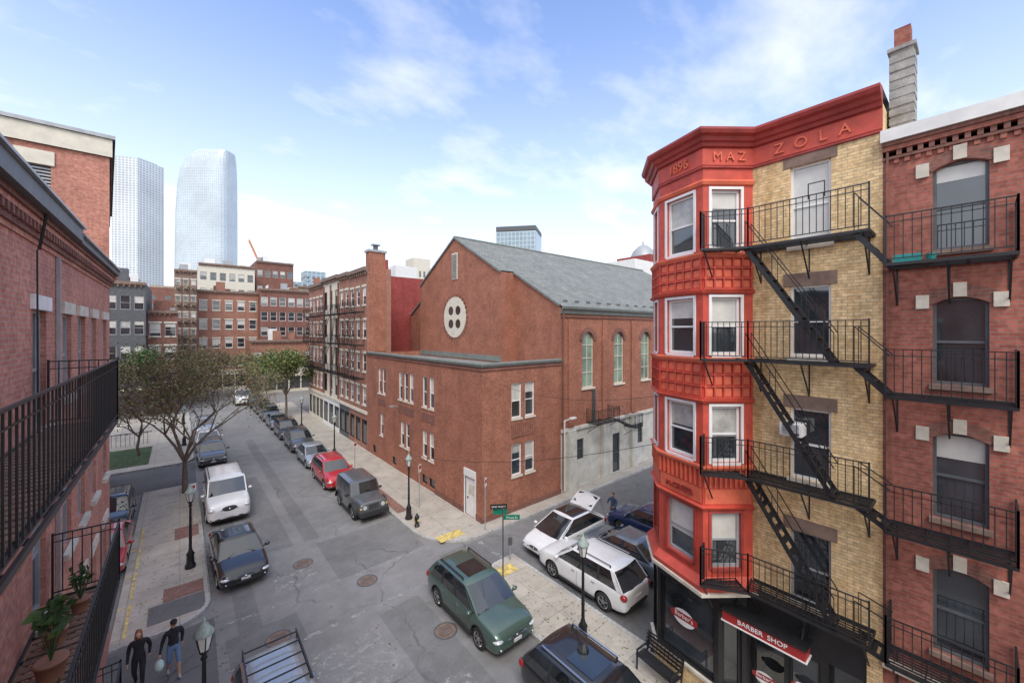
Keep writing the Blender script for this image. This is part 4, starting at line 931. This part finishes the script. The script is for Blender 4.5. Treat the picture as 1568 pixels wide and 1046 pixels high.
    for sy in(-1,1):
        d.ell((-h+.13,sy*(w-.14),tail-.2),(.15,.12,.13),TL); d.ell((gh[0]-.25,sy*(w+.1),belt+.04),(.08,.11,.075),CDARK if jeep else PAINT,10,6); d.bar((gh[0]-.25,sy*(w-.08),belt-.02),(gh[0]-.25,sy*(w+.06),belt+.02),.04,CDARK)
        for xx in (.15,-.85): d.box(xx-.1,xx+.06,sy*w-.012,sy*w+.022,belt-.2,belt-.17,CHR if kind!='jeep' else CDARK)
        if kind in('suv','wagon','big'):
            d.bar((xtF-.3,sy*(wt_-.08),zt+.06),(xtR+.2,sy*(wt_-.08),zt+.06),.035,CDARK if kind!='suv' else CHR)
            for xx in (xtF-.3,xtR+.2): d.bar((xx,sy*(wt_-.08),zt-.02),(xx,sy*(wt_-.08),zt+.06),.04,CDARK)
        d.box(-wb+R*1.2,wb-R*1.2,sy*w-.03,sy*w+.006,.24,.33,CDARK)
        d.bar((xbF-.02,sy*.5,zb+.06),(xbF-.28,sy*.05,zb+.16),.015,CDARK)
    d.box(-h-.01,-h+.1,-w*.6,w*.6,.36,.5,CDARK)
    return body,cab,d.mesh('car_details',uv=False),gh,zt,w
TPL={k:car_tpl(k) for k in('suv','wagon','sedan','hatch','big','jeep')}
cols={'black':paint('p_black',(.015,.015,.017)),'grey':paint('p_grey',(.10,.105,.11)),'white':paint('p_white',(.8,.8,.79)),'green':paint('p_green',(.085,.14,.115),metal=.35),'red':paint('p_red',(.5,.02,.03)),'silver':paint('p_silver',(.42,.44,.46),metal=.4),'blue':paint('p_blue',(.03,.05,.14)),'dgrey':paint('p_dgrey',(.06,.063,.07)),'bgrey':paint('p_bgrey',(.19,.22,.25),metal=.3)}
def car(kind,col,x,y,rz,extra=None):
    e=empty('parked_car',(x,y,0),math.radians(rz)); T=TPL[kind]
    for nm,me in zip(('body','cabin','wheels_and_trim'),T[:3]):
        m=me.copy()
        for i,mm in enumerate(m.materials):
            if mm==PAINT: m.materials[i]=cols[col]
        link(m,nm,e)
    if extra=='rack':
        g=MB(); z=T[4]+.12; ww=.66
        for xx in (-.3,-.8,-1.3,-1.7,.1): g.bar((xx,-ww,z),(xx,ww,z),.03,CDARK)
        for yy in(-ww,ww): g.bar((.3,yy,z),(-1.85,yy,z),.035,CDARK); g.bar((.1,yy,z-.2),(.1,yy,z),.04,CDARK); g.bar((-1.7,yy,z-.2),(-1.7,yy,z),.04,CDARK)
        g.build('roof_rack',e)
    if extra=='hatch':
        g=MB(); w=.7; g.grid([[(-1.1,-w,1.53),(-1.1,0,1.58),(-1.1,w,1.53)],[(-1.55,-w,1.85),(-1.55,0,1.9),(-1.55,w,1.85)],[(-1.9,-w,2.0),(-1.9,0,2.05),(-1.9,w,2.0)],[(-2.08,-w*.95,1.85),(-2.12,0,1.87),(-2.08,w*.95,1.85)],[(-2.14,-w*.9,1.68),(-2.17,0,1.68),(-2.14,w*.9,1.68)]],cols[col])
        g.grid([[(-1.25,-w*.85,1.66),(-1.25,w*.85,1.66)],[(-1.8,-w*.85,1.99),(-1.8,w*.85,1.99)]],GLASSC); g.build('tailgate',e)
    if extra=='sunroof':
        g=MB(); z=T[4]+.024; g.q([(.1,-.42,z),(-.8,-.42,z),(-.8,.42,z),(.1,.42,z)],GLASSC); g.build('sunroof',e)
    return e
D=-90
car('jeep','grey',8.3,23.95,D); car('suv','red',8.25,29.6,D); car('sedan','silver',8.3,34.9,D); car('suv','dgrey',8.3,40.1,D); car('suv','black',8.3,45.3,D); car('sedan','bgrey',8.3,50.4,D); car('suv','grey',8.3,55.4,D); car('sedan','dgrey',8.3,60.5,D); car('sedan','black',8.2,65.8,D)
car('big','white',2.1,29.1,D); car('sedan','black',2.0,21.7,D+2); car('suv','silver',1.95,11.3,D-1,'rack')
car('suv','dgrey',2.0,40.5,D); car('sedan','white',2.0,46,D); car('suv','silver',2.0,52,D); car('big','white',7,70,D)
car('wagon','green',8.5,12.15,D,'sunroof'); car('suv','black',8.5,6.5,D,'sunroof')
car('hatch','white',14.75,13.35,180-0,'hatch'); car('suv','white',13.15,10.55,90); car('sedan','bgrey',15.7,10.5,90); car('suv','blue',18.5,10.8,90)
car('suv','black',-2.9,30.6,D); car('sedan','red',-2.7,25.9,D); car('sedan','silver',-5.4,30.8,D)
# ---------------------------------------------------------------- people
SKIN=plain('skin',(.56,.34,.25),.55,var=.06)
def person(name,loc,rz,top,legs,hairc,shoes,ov={},longhair=False,shorts=False,cap=None,bag=False):
    J={'pel':((0,0,.96),.125),'sp':((0,.0,1.14),.12),'ch':((0,.0,1.32),.145),'nk':((0,.005,1.47),.058),'hd':((0,.02,1.58),.06)}
    for s,k in((-1,'l'),(1,'r')):
        J.update({'sh'+k:((s*.18,0,1.40),.068),'el'+k:((s*.235,-.03,1.13),.05),'wr'+k:((s*.235,.09,.91),.033),'ha'+k:((s*.235,.12,.83),.034),'hi'+k:((s*.09,0,.9),.092),'kn'+k:((s*.1,.04,.5),.062),'an'+k:((s*.1,0,.1),.043),'to'+k:((s*.115,.16,.04),.038)})
    for k,v in ov.items(): J[k]=(v,J[k][1])
    E=[('pel','sp'),('sp','ch'),('ch','nk'),('nk','hd')]
    for k in'lr': E+=[('ch','sh'+k),('sh'+k,'el'+k),('el'+k,'wr'+k),('wr'+k,'ha'+k),('pel','hi'+k),('hi'+k,'kn'+k),('kn'+k,'an'+k),('an'+k,'to'+k)]
    ks=list(J); me=bpy.data.meshes.new('p'); me.from_pydata([J[k][0] for k in ks],[(ks.index(a),ks.index(b)) for a,b in E],[])
    o=bpy.data.objects.new('tmp',me); sc.collection.objects.link(o); o.modifiers.new('s','SKIN')
    for i,k in enumerate(ks): me.skin_vertices[0].data[i].radius=(J[k][1],J[k][1]*(.75 if k in('ch','sp','pel') else 1)); me.skin_vertices[0].data[i].use_root=(k=='pel')
    s=o.modifiers.new('u','SUBSURF'); s.levels=2; s.render_levels=2
    dg=bpy.context.evaluated_depsgraph_get(); b=bpy.data.meshes.new_from_object(o.evaluated_get(dg)); bpy.data.objects.remove(o)
    for m in (top,legs,SKIN,shoes): b.materials.append(m)
    def sd_(p,a,c):
        a,c=Vector(a),Vector(c); t=max(0,min(1,(p-a).dot(c-a)/(c-a).length_squared)); return (p-a-(c-a)*t).length
    for p in b.polygons:
        e_=min(E,key=lambda e:sd_(p.center,J[e[0]][0],J[e[1]][0])-(J[e[0]][1]+J[e[1]][1])*.25); n=e_[1][:2]
        mi=0
        if n in('hi','kn'): mi=1
        if n=='an': mi=2 if shorts else 1
        if n=='to': mi=3
        if n in('ha','hd'): mi=2
        if n=='sp' and p.center.z<1.0: mi=1
        p.material_index=mi; p.use_smooth=True
    e=empty(name,loc,math.radians(rz)); link(b,'body',e)
    g=MB(); hx,hy,hz=J['hd'][0]; hz+=.05; hy+=.01
    g.ell((hx,hy,hz),(.074,.093,.115),SKIN,16,12); g.ell((hx,hy+.095,hz-.012),(.013,.02,.022),SKIN,8,6)
    for s in(-1,1): g.ell((hx+s*.03,hy+.083,hz+.012),(.013,.01,.008),WHITE,8,6); g.ell((hx+s*.03,hy+.091,hz+.012),(.006,.005,.006),BLACK,6,4); g.ell((hx+s*.075,hy,hz),(.012,.022,.032),SKIN,8,6)
    g.ell((hx,hy+.085,hz-.05),(.024,.01,.007),TERRA,8,6)
    g.ell((hx,hy-.018,hz+.03),(.083,.098,.1),hairc,14,10)
    if longhair: g.ell((hx,hy-.06,hz-.09),(.085,.06,.16),hairc,14,10); g.ell((hx-.065,hy-.0,hz-.08),(.03,.05,.13),hairc); g.ell((hx+.065,hy,hz-.08),(.03,.05,.13),hairc)
    if cap: g.ell((hx,hy-.005,hz+.055),(.088,.103,.075),cap,14,8); g.ell((hx,hy+.11,hz+.05),(.06,.07,.012),cap)
    for k in'lr':
        w_=Vector(J['wr'+k][0]); hv=Vector(J['ha'+k][0]); dd=(hv-w_).normalized(); s=-1 if k=='l' else 1; side=Vector((0,1,0)); side=(side-dd*side.dot(dd)).normalized(); cu=Vector((-s,0,0))
        for f in range(4):
            b0=hv+side*(.028-.019*f)+dd*.005; l=[.034,.04,.037,.028][f]; m1=b0+dd*l+cu*.006; m2=m1+dd*l*.7+cu*.016; g.cyl(b0,m1,.0095,.009,8,SKIN); g.cyl(m1,m2,.009,.007,8,SKIN)
        b0=w_.lerp(hv,.45)+side*.02; m1=b0+side*.03+dd*.025+cu*.01; g.cyl(b0,m1,.012,.01,8,SKIN); g.cyl(m1,m1+dd*.03+cu*.006,.01,.008,8,SKIN)
    if bag:
        hv=Vector(J['har'][0]); BG=plain('plastic_bag',(.6,.76,.72),.5); g.lathe([(.0,-.36),(.09,-.35),(.12,-.25),(.1,-.12),(.03,-.04),(.01,0)],10,BG,c=(hv.x,hv.y,hv.z-.02))
    g.build('head_and_hands',e,uv=False); return e
CB=plain('cloth_black',(.025,.025,.03),.9,var=.3); CD=plain('cloth_denim',(.07,.1,.17),.9,var=.3); CS=plain('cloth_shorts',(.15,.24,.38),.9); HR=plain('hair_auburn',(.26,.09,.04),.6,var=.3,sc_=30); HB=plain('hair_brown',(.06,.04,.025),.6); SH=plain('shoes_grey',(.35,.35,.35),.7)
walk={'knl':(-.1,.16,.52),'anl':(-.1,.20,.11),'tol':(-.11,.35,.05),'knr':(.1,.02,.5),'anr':(.1,-.24,.14),'tor':(.11,-.11,.04),'ell':(-.24,-.1,1.15),'wrl':(-.22,-.1,.91),'hal':(-.22,-.08,.83)}
person('pedestrian_woman',(-.93,16.1,0),175,CB,CB,HR,CB,ov={**walk},longhair=True)
person('pedestrian_man',(-.15,16.0,0),190,CB,CS,HB,SH,ov={**walk,'elr':(.26,-.02,1.13),'wrr':(.33,.12,.93),'har':(.35,.15,.86)},shorts=True,cap=CB,bag=True)
person('pedestrian_man',(18.2,13.0,0),100,CD,plain('cloth_trousers',(.14,.14,.15),.9),HB,CB,ov={'elr':(.26,.12,1.2),'wrr':(.2,.36,1.22),'har':(.19,.44,1.23),'ell':(-.26,.1,1.18),'wrl':(-.2,.33,1.12),'hal':(-.19,.41,1.1)})
